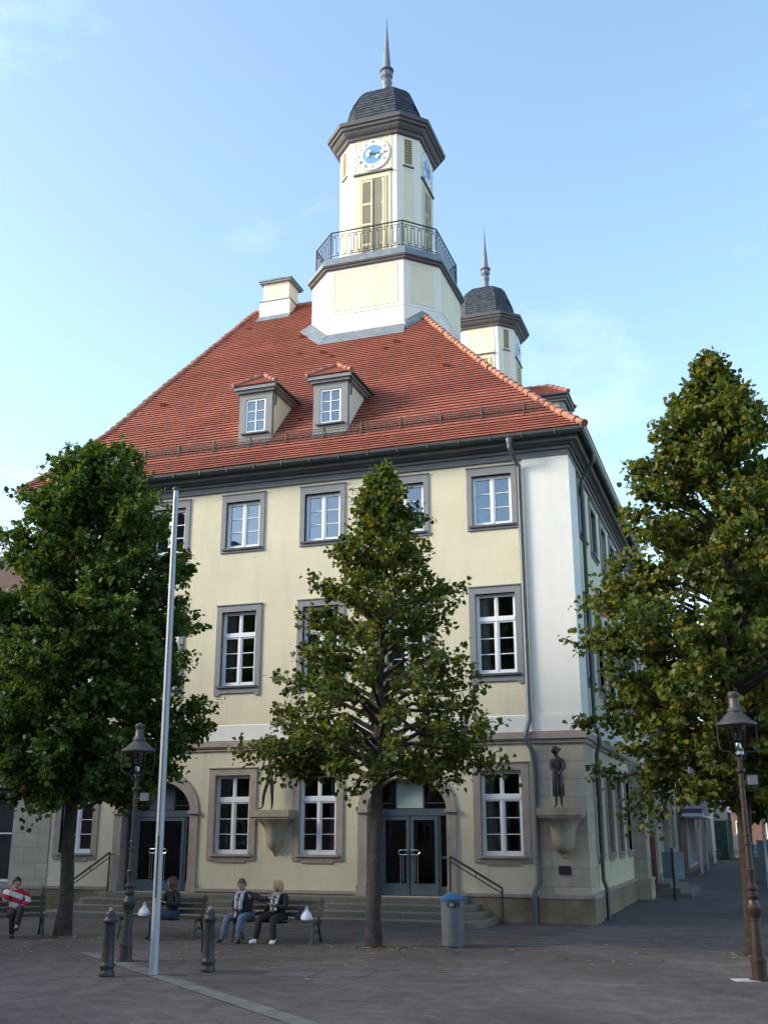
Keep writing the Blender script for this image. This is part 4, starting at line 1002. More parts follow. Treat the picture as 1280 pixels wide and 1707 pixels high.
q2 = copy_tree(q1); q2.location = (*B2, 0); q2.rotation_euler = (0, 0, R(2)); q2['label'] = 'slatted bench under the dark haired woman behind the flagpole'
q3 = copy_tree(q1); q3.location = (-12.1, -7.3, 0); q3.rotation_euler = (0, 0, R(45)); q3['label'] = 'slatted bench under the man in the striped shirt beside the left tree'

# ------------------------------------------------------------------ people
def skinned(name, pts, edges, mats, parent=None, sub=1, root=None):
    keys = list(pts); me = bpy.data.meshes.new(name)
    me.from_pydata([pts[k][0] for k in keys], [(keys.index(a), keys.index(b)) for a, b in edges], [])
    o = bpy.data.objects.new(name, me); C.objects.link(o)
    sk = o.modifiers.new('Skin', 'SKIN'); sk.use_smooth_shade = True; sk.branch_smoothing = .6
    for i, k in enumerate(keys):
        r = pts[k][1]; r = r if isinstance(r, tuple) else (r, r)
        me.skin_vertices[0].data[i].radius = r; me.skin_vertices[0].data[i].use_root = (k == (root or keys[0]))
    sb = o.modifiers.new('Sub', 'SUBSURF'); sb.levels = sub; sb.render_levels = sub
    dg = bpy.context.evaluated_depsgraph_get(); ev = o.evaluated_get(dg)
    nm = bpy.data.meshes.new_from_object(ev); o.modifiers.clear(); o.data = nm
    nm.materials.clear()
    for m_ in (mats if isinstance(mats, (list, tuple)) else [mats]): nm.materials.append(m_)
    nm.polygons.foreach_set('use_smooth', [True]*len(nm.polygons))
    if parent: o.parent = parent
    return o
def head_mesh(bm_add, c, yaw, pitch, s=1):
    """adds a head (face towards local -y before the yaw) to an MB; material 0 skin, 1 eye, 2 lips"""
    n, m = 20, 16; Rm = Matrix.Rotation(yaw, 3, 'Z') @ Matrix.Rotation(pitch, 3, 'X'); c = Vector(c); b = len(bm_add.v)
    def T(p): return tuple(c+Rm @ (Vector(p)*s))
    for j in range(m+1):
        ph = -math.pi/2+math.pi*j/m
        for i in range(n):
            th = 2*math.pi*i/n; x = math.cos(ph)*math.cos(th); y = math.cos(ph)*math.sin(th); z = math.sin(ph)
            w = .074*(1-.26*max(0, -z-.1)); X = x*w; Y = y*(.094 if y < 0 else .098); Z = z*.118
            if z < -.25: Y -= .012*(-z) if y < 0 else -.02*z*-1
            fr = max(0, -y)
            g_ = lambda a, b_, sa, sb: math.exp(-((x-a)/sa)**2-((z-b_)/sb)**2)*fr
            Y -= .020*g_(0, -.16, .16, .16)+.010*g_(0, .05, .12, .2)      # nose
            Y += .012*(g_(.38, .06, .2, .13)+g_(-.38, .06, .2, .13))      # eye sockets
            Y -= .006*g_(0, -.47, .28, .1)+.008*g_(0, -.8, .3, .15)       # lips, chin
            bm_add.v.append(T((X, Y, Z)))
    for j in range(m):
        for i in range(n):
            i2 = (i+1) % n; bm_add.f.append((b+j*n+i, b+j*n+i2, b+(j+1)*n+i2, b+(j+1)*n+i)); bm_add.m.append(0)
    def blob(p, r, mi, nn=8):
        bb = len(bm_add.v)
        for j in range(5):
            ph = -math.pi/2+math.pi*j/4
            for i in range(nn):
                th = 2*math.pi*i/nn; bm_add.v.append(T((p[0]+r[0]*math.cos(ph)*math.cos(th), p[1]+r[1]*math.cos(ph)*math.sin(th), p[2]+r[2]*math.sin(ph))))
        for j in range(4):
            for i in range(nn):
                i2 = (i+1) % nn; bm_add.f.append((bb+j*nn+i, bb+j*nn+i2, bb+(j+1)*nn+i2, bb+(j+1)*nn+i)); bm_add.m.append(mi)
    for s_ in (-1, 1):
        blob((s_*.028, -.079, .008), (.012, .007, .006), 1); blob((s_*.028, -.084, .026), (.016, .005, .003), 3); blob((s_*.076, .005, -.01), (.010, .022, .030), 0)
    blob((0, -.097, -.052), (.022, .006, .007), 2)
def hair_cap(name, c, yaw, pitch, mat_, parent, long=0, s=1.0, fr=.15, knot=False):
    mb = MB(); n, m = 26, 16; Rm = Matrix.Rotation(yaw, 3, 'Z') @ Matrix.Rotation(pitch, 3, 'X'); c = Vector(c)
    rg_ = random.Random(len(name)+int(long*100))
    rows = []
    for j in range(m+1):
        row = []
        for i in range(n):
            th = 2*math.pi*i/n; fy = -math.sin(th)     # fy = 1 at the face
            low = -.1+(.55 if fy > .45 else .28*max(0, fy)) - (.45 if fy < -.1 else 0) - (long*1.4 if fy < .35 else 0)
            z = 1-(1-low)*(j/m)**1.0
            zz = max(z, -.55); rr = math.sqrt(max(.0, 1-min(1, zz*zz))) if z > 0 else 1-.12*(-zz)
            k = 1.10+.05*rg_.random()+(.07 if long else 0); w = .078
            X = math.cos(th)*rr*w*k*(1.12 if long and z < 0 else 1); Y = math.sin(th)*rr*.100*k; Z = z*.122*(1.08 if z > 0 else 1)
            row.append(tuple(c+Rm @ (Vector((X, Y+.006, Z))*s)))
        rows.append(row)
    b = len(mb.v)
    for r_ in rows: mb.v += r_
    for j in range(m):
        for i in range(n):
            i2 = (i+1) % n; mb.f.append((b+j*n+i, b+j*n+i2, b+(j+1)*n+i2, b+(j+1)*n+i)); mb.m.append(0)
    o = mb.build(name, mat_, parent, smooth=True)
    sd = o.modifiers.new('Solid', 'SOLIDIFY'); sd.thickness = .008; return o
def join_into(o, mb, mats):
    me = o.data; bm = bmesh.new(); bm.from_mesh(me); base = len(bm.verts)
    vs = [bm.verts.new(v) for v in mb.v]
    for f, mi in zip(mb.f, mb.m):
        try: nf = bm.faces.new([vs[i] for i in f]); nf.material_index = mi; nf.smooth = True
        except ValueError: pass
    bm.to_mesh(me); bm.free(); me.materials.clear()
    for m_ in mats: me.materials.append(m_)
M['skin'] = mat('skin', (.46, .26, .19), .55, noise=.06); M['eye'] = mat('eye_dark', (.03, .02, .02), .3); M['lips'] = mat('lips', (.42, .15, .13), .5); M['brow'] = mat('brow', (.08, .05, .03), .8)
def hand_pts(P, E, wrist, fdir, palm_n, side, pre, curl=.5):
    """palm + five fingers chained from the wrist"""
    f = Vector(fdir).normalized(); nn = Vector(palm_n); nn = (nn-f*nn.dot(f)).normalized(); l = f.cross(nn)*side; w = Vector(wrist)
    P[pre+'palm'] = (tuple(w+f*.05), (.034, .017)); E.append((pre+'wr', pre+'palm'))
    P[pre+'palm2'] = (tuple(w+f*.085), (.036, .015)); E.append((pre+'palm', pre+'palm2'))
    for k, (off, ln) in enumerate(((-.030, .062), (-.010, .074), (.010, .068), (.028, .052))):
        a = w+f*.092+l*off; q1_ = a+f*ln*.5+nn*(-ln*.12*curl*2); q2_ = a+f*ln*.75+nn*(-ln*.5*curl*2)
        P[pre+'f%da' % k] = (tuple(a), .0095); P[pre+'f%db' % k] = (tuple(q1_), .0085); P[pre+'f%dc' % k] = (tuple(q2_), .007)
        E += [(pre+'palm2', pre+'f%da' % k), (pre+'f%da' % k, pre+'f%db' % k), (pre+'f%db' % k, pre+'f%dc' % k)]
    t0 = w+f*.035-l*.034; P[pre+'ta'] = (tuple(t0), .012); P[pre+'tb'] = (tuple(t0+f*.035-l*.018-nn*.012), .010); P[pre+'tc'] = (tuple(t0+f*.058-l*.014-nn*.03), .008)
    E += [(pre+'palm', pre+'ta'), (pre+'ta', pre+'tb'), (pre+'tb', pre+'tc')]
def person(label, loc, rz, pose, top, legs, shoe, hair, group=None, hairlong=0, topname='jacket', scarf=None, female=False, sc_=1.0):
    """seated figure facing local -y; pose holds the joint positions"""
    g = lambda k, d: Vector(pose.get(k, d))
    J = dict(pel=g('pel', (0, .03, .53)), ab=g('ab', (0, .06, .70)), ch=g('ch', (0, .04, .90)), nk=g('nk', (0, .0, 1.05)))
    hd = g('head', (0, -.03, 1.20)); sw = .17 if female else .195
    for s, n_ in ((-1, 'r'), (1, 'l')):
        J[n_+'sh'] = g(n_+'sh', (s*sw, .03, .97)); J[n_+'el'] = g(n_+'el', (s*.26, -.02, .72)); J[n_+'wr'] = g(n_+'wr', (s*.12, -.22, .62))
        J[n_+'hip'] = g(n_+'hip', (s*.09, .02, .51)); J[n_+'kn'] = g(n_+'kn', (s*.13, -.42, .52)); J[n_+'an'] = g(n_+'an', (s*.13, -.44, .09)); J[n_+'to'] = g(n_+'to', (s*.145, -.58, .04))
    rad = dict(pel=(.12, .10), ab=(.105, .085), ch=(.125, .095), nk=.05, rsh=.05, lsh=.05, rel=.038, lel=.038, rwr=.024, lwr=.024, rhip=.08, lhip=.08, rkn=.052, lkn=.052, ran=.036, lan=.036, rto=.026, lto=.026)
    E = [('pel', 'ab'), ('ab', 'ch'), ('ch', 'nk'), ('nk', 'hd')]
    for n_ in 'rl': E += [('ch', n_+'sh'), (n_+'sh', n_+'el'), (n_+'el', n_+'wr'), ('pel', n_+'hip'), (n_+'hip', n_+'kn'), (n_+'kn', n_+'an'), (n_+'an', n_+'to')]
    P = {k: (tuple(J[k]), rad[k]) for k in J}; P['hd'] = (tuple(hd+Vector((0, .01, -.03))), .052)
    for n_, s in (('r', -1), ('l', 1)):
        fd = pose.get(n_+'hand', (-s*.4, -.8, -.25)); hand_pts(P, E, J[n_+'wr'], fd, pose.get(n_+'palmn', (0, 0, 1)), s, n_)
    o = skinned('person', P, E, M['skin'], sub=1, root='pel')
    h = MB(); yaw, pit = pose.get('yaw', 0), pose.get('pitch', 0); head_mesh(h, hd, yaw, pit)
    join_into(o, h, [M['skin'], M['eye'], M['lips'], M['brow']])
    o.location = (*loc, 0); o.rotation_euler = (0, 0, rz); o.scale = (sc_,)*3; tag(o, label, 'person')
    # clothes
    A = {k: J[k] for k in ('pel', 'ab', 'ch', 'rsh', 'lsh', 'rel', 'lel')}
    TP = {'pel': (tuple(J['pel']+Vector((0, 0, .0))), (.17, .15)), 'ab': (tuple(J['ab']), (.165 if not female else .14, .14)), 'ch': (tuple(J['ch']), (.19 if not female else .16, .145)), 'nk': (tuple(J['nk']-Vector((0, 0, .015))), .075)}
    TE = [('pel', 'ab'), ('ab', 'ch'), ('ch', 'nk')]
    for n_ in 'rl':
        TP[n_+'sh'] = (tuple(J[n_+'sh']), .085); TP[n_+'el'] = (tuple(J[n_+'el']), .070); TP[n_+'m'] = (tuple(J[n_+'el'].lerp(J[n_+'wr'], .5)), .060); TP[n_+'wr'] = (tuple(J[n_+'wr'].lerp(J[n_+'el'], pose.get('sleeve', .04))), .046)
        TE += [('ch', n_+'sh'), (n_+'sh', n_+'el'), (n_+'el', n_+'m'), (n_+'m', n_+'wr')]
    skinned(topname, TP, TE, top, o, 2, 'ch')
    LP = {'pel': (tuple(J['pel']-Vector((0, 0, .0))), (.145, .115))}; LE = []
    for n_ in 'rl':
        LP[n_+'hip'] = (tuple(J[n_+'hip']), .108); LP[n_+'th'] = (tuple(J[n_+'hip'].lerp(J[n_+'kn'], .55)+Vector((0, 0, .005))), .102); LP[n_+'kn'] = (tuple(J[n_+'kn']), .086); LP[n_+'ca'] = (tuple(J[n_+'kn'].lerp(J[n_+'an'], .4)+Vector((0, .01, 0))), .080); LP[n_+'an'] = (tuple(J[n_+'an']+Vector((0, 0, -.02))), .074)
        LE += [('pel', n_+'hip'), (n_+'hip', n_+'th'), (n_+'th', n_+'kn'), (n_+'kn', n_+'ca'), (n_+'ca', n_+'an')]
    skinned('trousers', LP, LE, legs, o, 2, 'pel')
    for n_ in 'rl':
        a, t = J[n_+'an'], J[n_+'to']; d = (t-a); d.z = 0; d = d.normalized()
        SP = {'heel': (tuple(a-d*.04+Vector((0, 0, -.035))), (.054, .048)), 'mid': (tuple(a+d*.06+Vector((0, 0, -.035))), (.056, .050)), 'toe': (tuple(a+d*.15+Vector((0, 0, -.05))), (.054, .036)), 'top': (tuple(a+Vector((0, 0, .02))), .055)}
        skinned('shoe', SP, [('heel', 'mid'), ('mid', 'toe'), ('heel', 'top')], shoe, o, 2)
    hair_cap('hair', hd, yaw, pit, hair, o, hairlong)
    if scarf:
        s = MB(); nk = J['nk']; k = 16
        s.tube([tuple(nk+Vector((.085*math.cos(2*math.pi*i/k), .075*math.sin(2*math.pi*i/k)-.01, .0+.012*math.sin(3*i)-.03*(math.sin(2*math.pi*i/k) < -.5)))) for i in range(k+1)], [.034+.008*math.sin(i*2.1) for i in range(k+1)], 8, cap=False)
        for sx in (-1, 1):
            s.tube([tuple(nk+Vector(v)) for v in ((sx*.07, -.07, -.02), (sx*.075, -.125, -.12), (sx*.055, -.145, -.24), (sx*.06, -.15, -.36))], [.035, .042, .045, .038], 8)
        s.build('scarf', scarf, o, smooth=True)
    return o
def checker(name, c1, c2, sc_):
    m, nt, N, L, P = newmat(name); tc = N.new('ShaderNodeTexCoord'); n = N.new('ShaderNodeTexChecker'); n.inputs['Scale'].default_value = sc_
    mp = N.new('ShaderNodeMapping'); mp.inputs['Rotation'].default_value = (.6, .5, .8); L.new(tc.outputs['Object'], mp.inputs[0]); L.new(mp.outputs[0], n.inputs['Vector'])
    n.inputs['Color1'].default_value = (*c1, 1); n.inputs['Color2'].default_value = (*c2, 1); L.new(n.outputs['Color'], P.inputs['Base Color']); P.inputs['Roughness'].default_value = .9; return m
def striped(name, c1, c2, period):
    m, nt, N, L, P = newmat(name); tc = N.new('ShaderNodeTexCoord'); s = N.new('ShaderNodeSeparateXYZ'); L.new(tc.outputs['Object'], s.inputs[0])
    mu = N.new('ShaderNodeMath'); mu.operation = 'MULTIPLY_ADD'; mu.inputs[1].default_value = .35; L.new(s.outputs[0], mu.inputs[0]); L.new(s.outputs[2], mu.inputs[2])
    md = N.new('ShaderNodeMath'); md.operation = 'PINGPONG'; md.inputs[1].default_value = period; L.new(mu.outputs[0], md.inputs[0])
    gt_ = N.new('ShaderNodeMath'); gt_.operation = 'GREATER_THAN'; gt_.inputs[1].default_value = period/2; L.new(md.outputs[0], gt_.inputs[0])
    mx = N.new('ShaderNodeMix'); mx.data_type = 'RGBA'; mx.inputs[6].default_value = (*c1, 1); mx.inputs[7].default_value = (*c2, 1); L.new(gt_.outputs[0], mx.inputs[0])
    L.new(mx.outputs[2], P.inputs['Base Color']); P.inputs['Roughness'].default_value = .9; return m
navy = mat('navy_jacket', (.018, .02, .035), .8, noise=.2, nscale=8, bump=.3, bscale=20); blk = mat('black_cloth', (.012, .012, .015), .85, noise=.2, nscale=8)
jeans = mat('jeans', (.10, .135, .20), .9, noise=.35, nscale=7, bump=.3, bscale=30); djeans = mat('dark_jeans', (.03, .045, .08), .9, noise=.2)
wshoe = mat('white_shoe', (.75, .75, .75), .5); dshoe = mat('dark_shoe', (.02, .02, .02), .5)
hbrown = mat('hair_brown', (.11, .05, .03), .5, noise=.3, nscale=30); hblond = mat('hair_blond', (.42, .28, .15), .5, noise=.2, nscale=30); hdark = mat('hair_dark', (.07, .03, .02), .5, noise=.3, nscale=30); hblack = mat('hair_black', (.012, .01, .01), .6)
sc1 = checker('scarf_check', (.75, .75, .78), (.07, .07, .12), 38); sc2 = checker('scarf_check_small', (.62, .62, .62), (.10, .10, .12), 30)
# man with scarf leaning forward
person('person in dark jacket and light jeans with checked scarf, leaning forward on the bench', (-6.42, -6.42), R(-14), dict(
    pel=(0, .0, .53), ab=(0, -.02, .70), ch=(0, -.08, .89), nk=(0, -.15, 1.03), head=(.0, -.20, 1.16), yaw=R(28), pitch=R(18),
    rsh=(-.19, -.07, .95), lsh=(.20, -.07, .95), rel=(-.27, -.12, .72), rwr=(-.06, -.30, .60), rhand=(.3, -.5, -.75), rpalmn=(0, 1, .2),
    lel=(.38, .02, .86), lwr=(.60, .02, .90), lhand=(1, .1, -.1), rkn=(-.19, -.42, .50), ran=(-.24, -.50, .09), rto=(-.27, -.64, .04), lkn=(.17, -.40, .50), lan=(.14, -.42, .09), lto=(.19, -.56, .04)),
    navy, jeans, dshoe, hbrown, scarf=sc1)
# blond woman
person('person with blond hair in black clothes, grey checked scarf and white shoes on the bench', (-5.68, -6.40), R(-16), dict(
    head=(0, -.05, 1.17), nk=(0, -.02, 1.03), ch=(0, .03, .88), yaw=R(-48), pitch=R(4), rel=(-.24, -.05, .72), rwr=(-.19, -.32, .66), rhand=(-.5, -.8, .1),
    lel=(.24, -.06, .72), lwr=(.02, -.20, .78), lhand=(-.9, -.3, .35), rkn=(-.17, -.44, .50), ran=(-.21, -.52, .09), rto=(-.24, -.66, .04), lkn=(.18, -.42, .50), lan=(.24, -.44, .09), lto=(.28, -.58, .04)),
    blk, blk, wshoe, hblond, hairlong=.25, scarf=sc2, female=True, sc_=.97)
# dark haired woman
person('person with long dark hair in a black jacket looking left on the middle bench', (-8.28, -6.42), R(-20), dict(
    head=(0, -.0, 1.19), nk=(0, .03, 1.05), ch=(0, .06, .9), yaw=R(-58), rel=(-.24, -.04, .74), rwr=(-.12, -.22, .80), rhand=(.5, -.3, .6), lel=(.25, .0, .72), lwr=(.06, -.24, .78), lhand=(-.7, -.5, .3),
    rkn=(-.10, -.44, .51), ran=(-.16, -.40, .09), rto=(-.2, -.54, .04), lkn=(.10, -.46, .51), lan=(.04, -.48, .09), lto=(.04, -.62, .04)),
    blk, djeans, dshoe, hdark, hairlong=.75, female=True, sc_=.98)
# man in striped shirt, legs crossed
person('person in a red and white striped top with crossed legs on the left bench', (-11.85, -7.12), R(45), dict(
    sleeve=.1, pel=(0, .0, .53), ab=(.0, .06, .70), ch=(0, .13, .88), nk=(0, .14, 1.02), head=(0, .10, 1.14), yaw=R(8), pitch=R(8), rsh=(-.2, .11, .95), lsh=(.2, .11, .95),
    rel=(-.26, -.10, .78), rwr=(-.13, -.08, 1.02), rhand=(.5, .2, .8), lel=(.28, .0, .74), lwr=(.10, -.22, .66),
    rkn=(-.10, -.44, .53), ran=(-.08, -.40, .09), rto=(-.08, -.54, .04), lkn=(.06, -.46, .62), lan=(-.05, -.78, .28), lto=(-.07, -.92, .26)),
    striped('striped_cloth', (.6, .57, .57), (.42, .02, .04), .11), blk, dshoe, hblack, topname='striped_top')

def bag(name, loc, s, mats, label, hnd=True):
    r = empty(name, loc); m = MB(); rg_ = random.Random(3); n = 18
    rows = [(0, .16, .11), (.02, .18, .125), (.10, .17, .12), (.18, .12, .085), (.23, .07, .05), (.27, .05, .035)]
    b = 0
    for z, a, c_ in rows:
        for i in range(n):
            t = 2*math.pi*i/n; k = 1+.10*math.sin(3*t+z*30)+.07*math.sin(7*t+z*50); m.v.append((a*s*k*math.cos(t), c_*s*k*math.sin(t), z*s))
    for j in range(len(rows)-1):
        for i in range(n): i2 = (i+1) % n; m.f.append((j*n+i, j*n+i2, (j+1)*n+i2, (j+1)*n+i)); m.m.append(0)
    m.f.append(tuple(reversed(range(n)))); m.m.append(0); m.f.append(tuple((len(rows)-1)*n+i for i in range(n))); m.m.append(0)
    m.build('bag_body', mats, r, smooth=True)
    h = MB()
    for sx in (-1, 1): h.tube([(sx*.03*s, 0, .25*s), (sx*.05*s, 0, .32*s), (sx*.01*s, .0, .37*s), (-sx*.02*s, 0, .27*s)], .008*s, 6)
    h.build('bag_handle', mats, r, smooth=True); tag(r, label, 'bag'); return r
wpl = mat('white_plastic', (.75, .76, .80), .35, noise=.1, nscale=9); pur = mat('purple_cloth', (.05, .03, .12), .8)
bag('plastic_bag', (-5.05, -6.36, .456), .75, wpl, 'crumpled white plastic bag on the bench right of the blond person')
bag('plastic_bag', (-8.95, -6.42, .456), .8, wpl, 'white plastic carrier bag on the middle bench beside the dark haired person')
bag('purple_bag', (-5.25, -6.26, .456), .65, pur, 'dark purple bag between the blond person and the white plastic bag')
m = MB(); m.lathe([(.05, 0), (.09, .03), (.10, .035), (.05, .012)], n=16); fb = m.build('food_tray', wpl, smooth=True); fb.location = (-6.05, -6.48, .456); tag(fb, 'small white food tray on the bench between the couple', 'tray')

# ---- statues
def statue_dress():
    pts = {'hem': ((0, 0, .30), (.135, .10)), 'th': ((0, 0, .55), (.138, .105)), 'hip': ((0, 0, .78), (.145, .105)), 'wa': ((0, .0, .95), (.115, .09)), 'ch': ((0, -.005, 1.12), (.135, .10)), 'nk': ((-.01, -.01, 1.25), .042), 'hd': ((-.03, -.03, 1.36), .055),
           'ls': ((.13, 0, 1.16), .055), 'le': ((.15, -.05, .97), .044), 'lw': ((.05, -.15, .84), .034), 'lh': ((.0, -.16, .76), .03), 'rs': ((-.13, 0, 1.16), .055), 're': ((-.15, -.06, .97), .044), 'rw': ((-.04, -.15, .86), .034), 'rh': ((.01, -.13, .82), .02),
           'll': ((.055, 0, .27), .036), 'la': ((.06, 0, .06), .024), 'lt': ((.08, -.09, .02), .022), 'rl': ((-.055, 0, .27), .036), 'ra': ((-.06, 0, .06), .024), 'rt': ((-.09, -.09, .02), .022)}
    ed = [('hem', 'th'), ('th', 'hip'), ('hip', 'wa'), ('wa', 'ch'), ('ch', 'nk'), ('nk', 'hd'), ('ch', 'ls'), ('ls', 'le'), ('le', 'lw'), ('lw', 'lh'), ('ch', 'rs'), ('rs', 're'), ('re', 'rw'), ('rw', 'rh'), ('hem', 'll'), ('ll', 'la'), ('la', 'lt'), ('hem', 'rl'), ('rl', 'ra'), ('ra', 'rt')]
    o = skinned('bronze_statue', pts, ed, M['bronze'], None, 2, 'hem'); h = MB(); head_mesh(h, (-.035, -.035, 1.40), R(-60), R(5), .92); join_into(o, h, [M['bronze']]*4)
    kb = MB(); kb.lathe([(.005, -.045), (.035, -.03), (.045, 0), (.035, .03), (.005, .045)], (.05, .03, 1.42), 12); kb.build('statue_bun', M['bronze'], o, smooth=True)
    fd = MB()
    for k in range(10):
        a = 2*math.pi*k/10+.2; fd.tube([(.10*math.cos(a), .075*math.sin(a), .84), (.118*math.cos(a), .088*math.sin(a), .6), (.125*math.cos(a+.05), .10*math.sin(a+.05), .27)], [.008, .014, .018], 6)
    fd.build('dress_folds', M['bronze'], o, smooth=True)
    return o
s1 = statue_dress(); s1.location = (-.62, -.30, 2.835); s1.rotation_euler = (0, 0, R(8)); s1.scale = (1.16, 1.1, 1.03)
tag(s1, 'dark bronze statue of a robed woman with folded hands on the corner corbel', 'statue')
pts = {'pel': ((0, 0, .80), (.10, .075)), 'ab': ((.01, 0, .95), (.085, .065)), 'ch': ((.0, .0, 1.15), (.12, .08)), 'nk': ((0, 0, 1.29), .04), 'hd': ((0, -.02, 1.38), .055),
       'ls': ((.15, 0, 1.22), .042), 'le': ((.19, .02, .99), .032), 'lw': ((.17, -.02, .76), .022), 'lh': ((.165, -.03, .68), .024), 'rs': ((-.15, 0, 1.22), .042), 're': ((-.27, -.03, 1.06), .032), 'rw': ((-.16, -.12, 1.22), .022), 'rh': ((-.12, -.14, 1.28), .024),
       'lt': ((.07, 0, .74), .07), 'lk': ((.08, -.01, .42), .045), 'lc': ((.085, .01, .30), .046), 'la': ((.08, .0, .06), .024), 'lf': ((.11, -.11, .02), .022), 'rt': ((-.08, 0, .74), .07), 'rk': ((-.16, -.03, .42), .045), 'rc': ((-.18, -.01, .30), .046), 'ra': ((-.21, .0, .06), .024), 'rf': ((-.30, -.07, .02), .022)}
ed = [('pel', 'ab'), ('ab', 'ch'), ('ch', 'nk'), ('nk', 'hd'), ('ch', 'ls'), ('ls', 'le'), ('le', 'lw'), ('lw', 'lh'), ('ch', 'rs'), ('rs', 're'), ('re', 'rw'), ('rw', 'rh'), ('pel', 'lt'), ('lt', 'lk'), ('lk', 'lc'), ('lc', 'la'), ('la', 'lf'), ('pel', 'rt'), ('rt', 'rk'), ('rk', 'rc'), ('rc', 'ra'), ('ra', 'rf')]
s2 = skinned('bronze_statue', pts, ed, M['bronze'], None, 2, 'pel'); h = MB(); head_mesh(h, (0, -.02, 1.43), R(20), 0, .92); join_into(s2, h, [M['bronze']]*4)
s2.location = (-8.80, -.30, 2.835); s2.scale = (1.0,)*3; tag(s2, 'slender striding bronze statue on the corbel between two ground floor windows', 'statue')

# ---- things down the side street
ib = empty('info_board', (1.28, 10.45, 0), R(0))
m = MB(); m.box(-.04, .04, -.04, .04, 0, 1.68); m.build('board_post', M['castiron'], ib)
for s in (-1, 1):
    m = MB(); m.hexa([(s*.02, .05, .68), (s*.36, .16, .68), (s*.36, .20, .68), (s*.02, .09, .68), (s*.02, .05, 1.55), (s*.36, .16, 1.55), (s*.36, .20, 1.55), (s*.02, .09, 1.55)]); m.build('board_panel', mat('board_grey', (.22, .27, .30), .6), ib)
tag(ib, 'grey two panel notice board on a post beside the side steps', 'notice board')
def bicycle():
    r = empty('bicycle')
    for x in (-.52, .52):
        w = MB(); n = 24; w.tube([(x+.33*math.cos(2*math.pi*i/n), 0, .34+.33*math.sin(2*math.pi*i/n)) for i in range(n+1)], .014, 6, cap=False)
        for i in range(8): a = math.pi*i/8; w.tube([(x+.32*math.cos(a), 0, .34+.32*math.sin(a)), (x-.32*math.cos(a), 0, .34-.32*math.sin(a))], .002, 4)
        w.build('wheel', M['black'], r)
    f = MB(); 
    for a, b in (((-.52, 0, .34), (-.05, 0, .32)), ((-.05, 0, .32), (-.2, 0, .86)), ((-.52, 0, .34), (-.17, 0, .78)), ((-.17, 0, .78), (.36, 0, .8)), ((-.05, 0, .32), (.38, 0, .72)), ((.52, 0, .34), (.34, 0, .95))): f.tube([a, b], .015, 8)
    f.build('bike_frame', M['doorblue'], r)
    s = MB(); s.hexa([(-.32, -.06, .87), (-.06, -.02, .87), (-.06, .02, .87), (-.32, .06, .87), (-.32, -.07, .92), (-.06, -.02, .91), (-.06, .02, .91), (-.32, .07, .92)]); s.build('saddle', M['black'], r)
    h = MB(); h.tube([(.28, -.25, .98), (.36, -.1, 1.0), (.35, 0, .97), (.36, .1, 1.0), (.28, .25, .98)], .012, 6); h.build('handlebar', M['steel'], r); return r
bk = bicycle(); bk.location = (.9, 46.4, 0); bk.rotation_euler = (0, 0, R(80)); tag(bk, 'parked bicycle leaning by the shop wall, nearest of the two', 'bicycle', 'bicycles in the side street')
bk2 = copy_tree(bk); bk2.location = (1.35, 47.4, 0); bk2.rotation_euler = (0, 0, R(68)); bk2['label'] = 'second parked bicycle, standing just behind the first down the street'
def cabinet(loc, w, h, label):
    r = empty('utility_cabinet', loc); m = MB(); m.box(0, w, 0, .5, .08, h); m.build('cabinet_body', mat('cabinet_green_grey', (.15, .20, .20), .6, noise=.15), r, bevel=.02)
    m = MB(); m.box(-.03, w+.03, -.03, .53, h, h+.05); m.box(.0, w, .02, .48, 0, .08); m.build('cabinet_top', M['boxgrey'], r)
    m = MB(); m.tube([(w/2+.2*math.cos(a), -.006, h*.5+.2*math.sin(a)) for a in [i*math.pi/10 for i in range(19)]], .014, 5); m.tube([(w/2+.09*math.cos(a), -.006, h*.5+.09*math.sin(a)) for a in [i*math.pi/6 for i in range(13)]], .012, 5); m.build('graffiti_ring', M['black'], r)
    tag(r, label, 'cabinet'); return r
cabinet((3.75, 24.4, 0), 1.5, 1.05, 'low grey utility cabinet with a scrawled round mark'); c2 = cabinet((3.95, 25.4, 0), 1.5, 1.75, 'taller grey utility cabinet standing behind the low one')
wp = empty('light_pole', (4.3, 19.5, 0)); m = MB(); m.tube([(0, 0, 0), (0, 0, 5.4)], [.06, .04], 12); m.build('pole_shaft', M['winwhite'], wp, smooth=True)
m = MB(); m.tube([(0, 0, 5.38), (-.5, 0, 5.6), (-.9, 0, 5.62)], .03, 8); m.build('pole_arm', M['boxgrey'], wp); tag(wp, 'thin white light pole behind the right street lamp', 'pole')
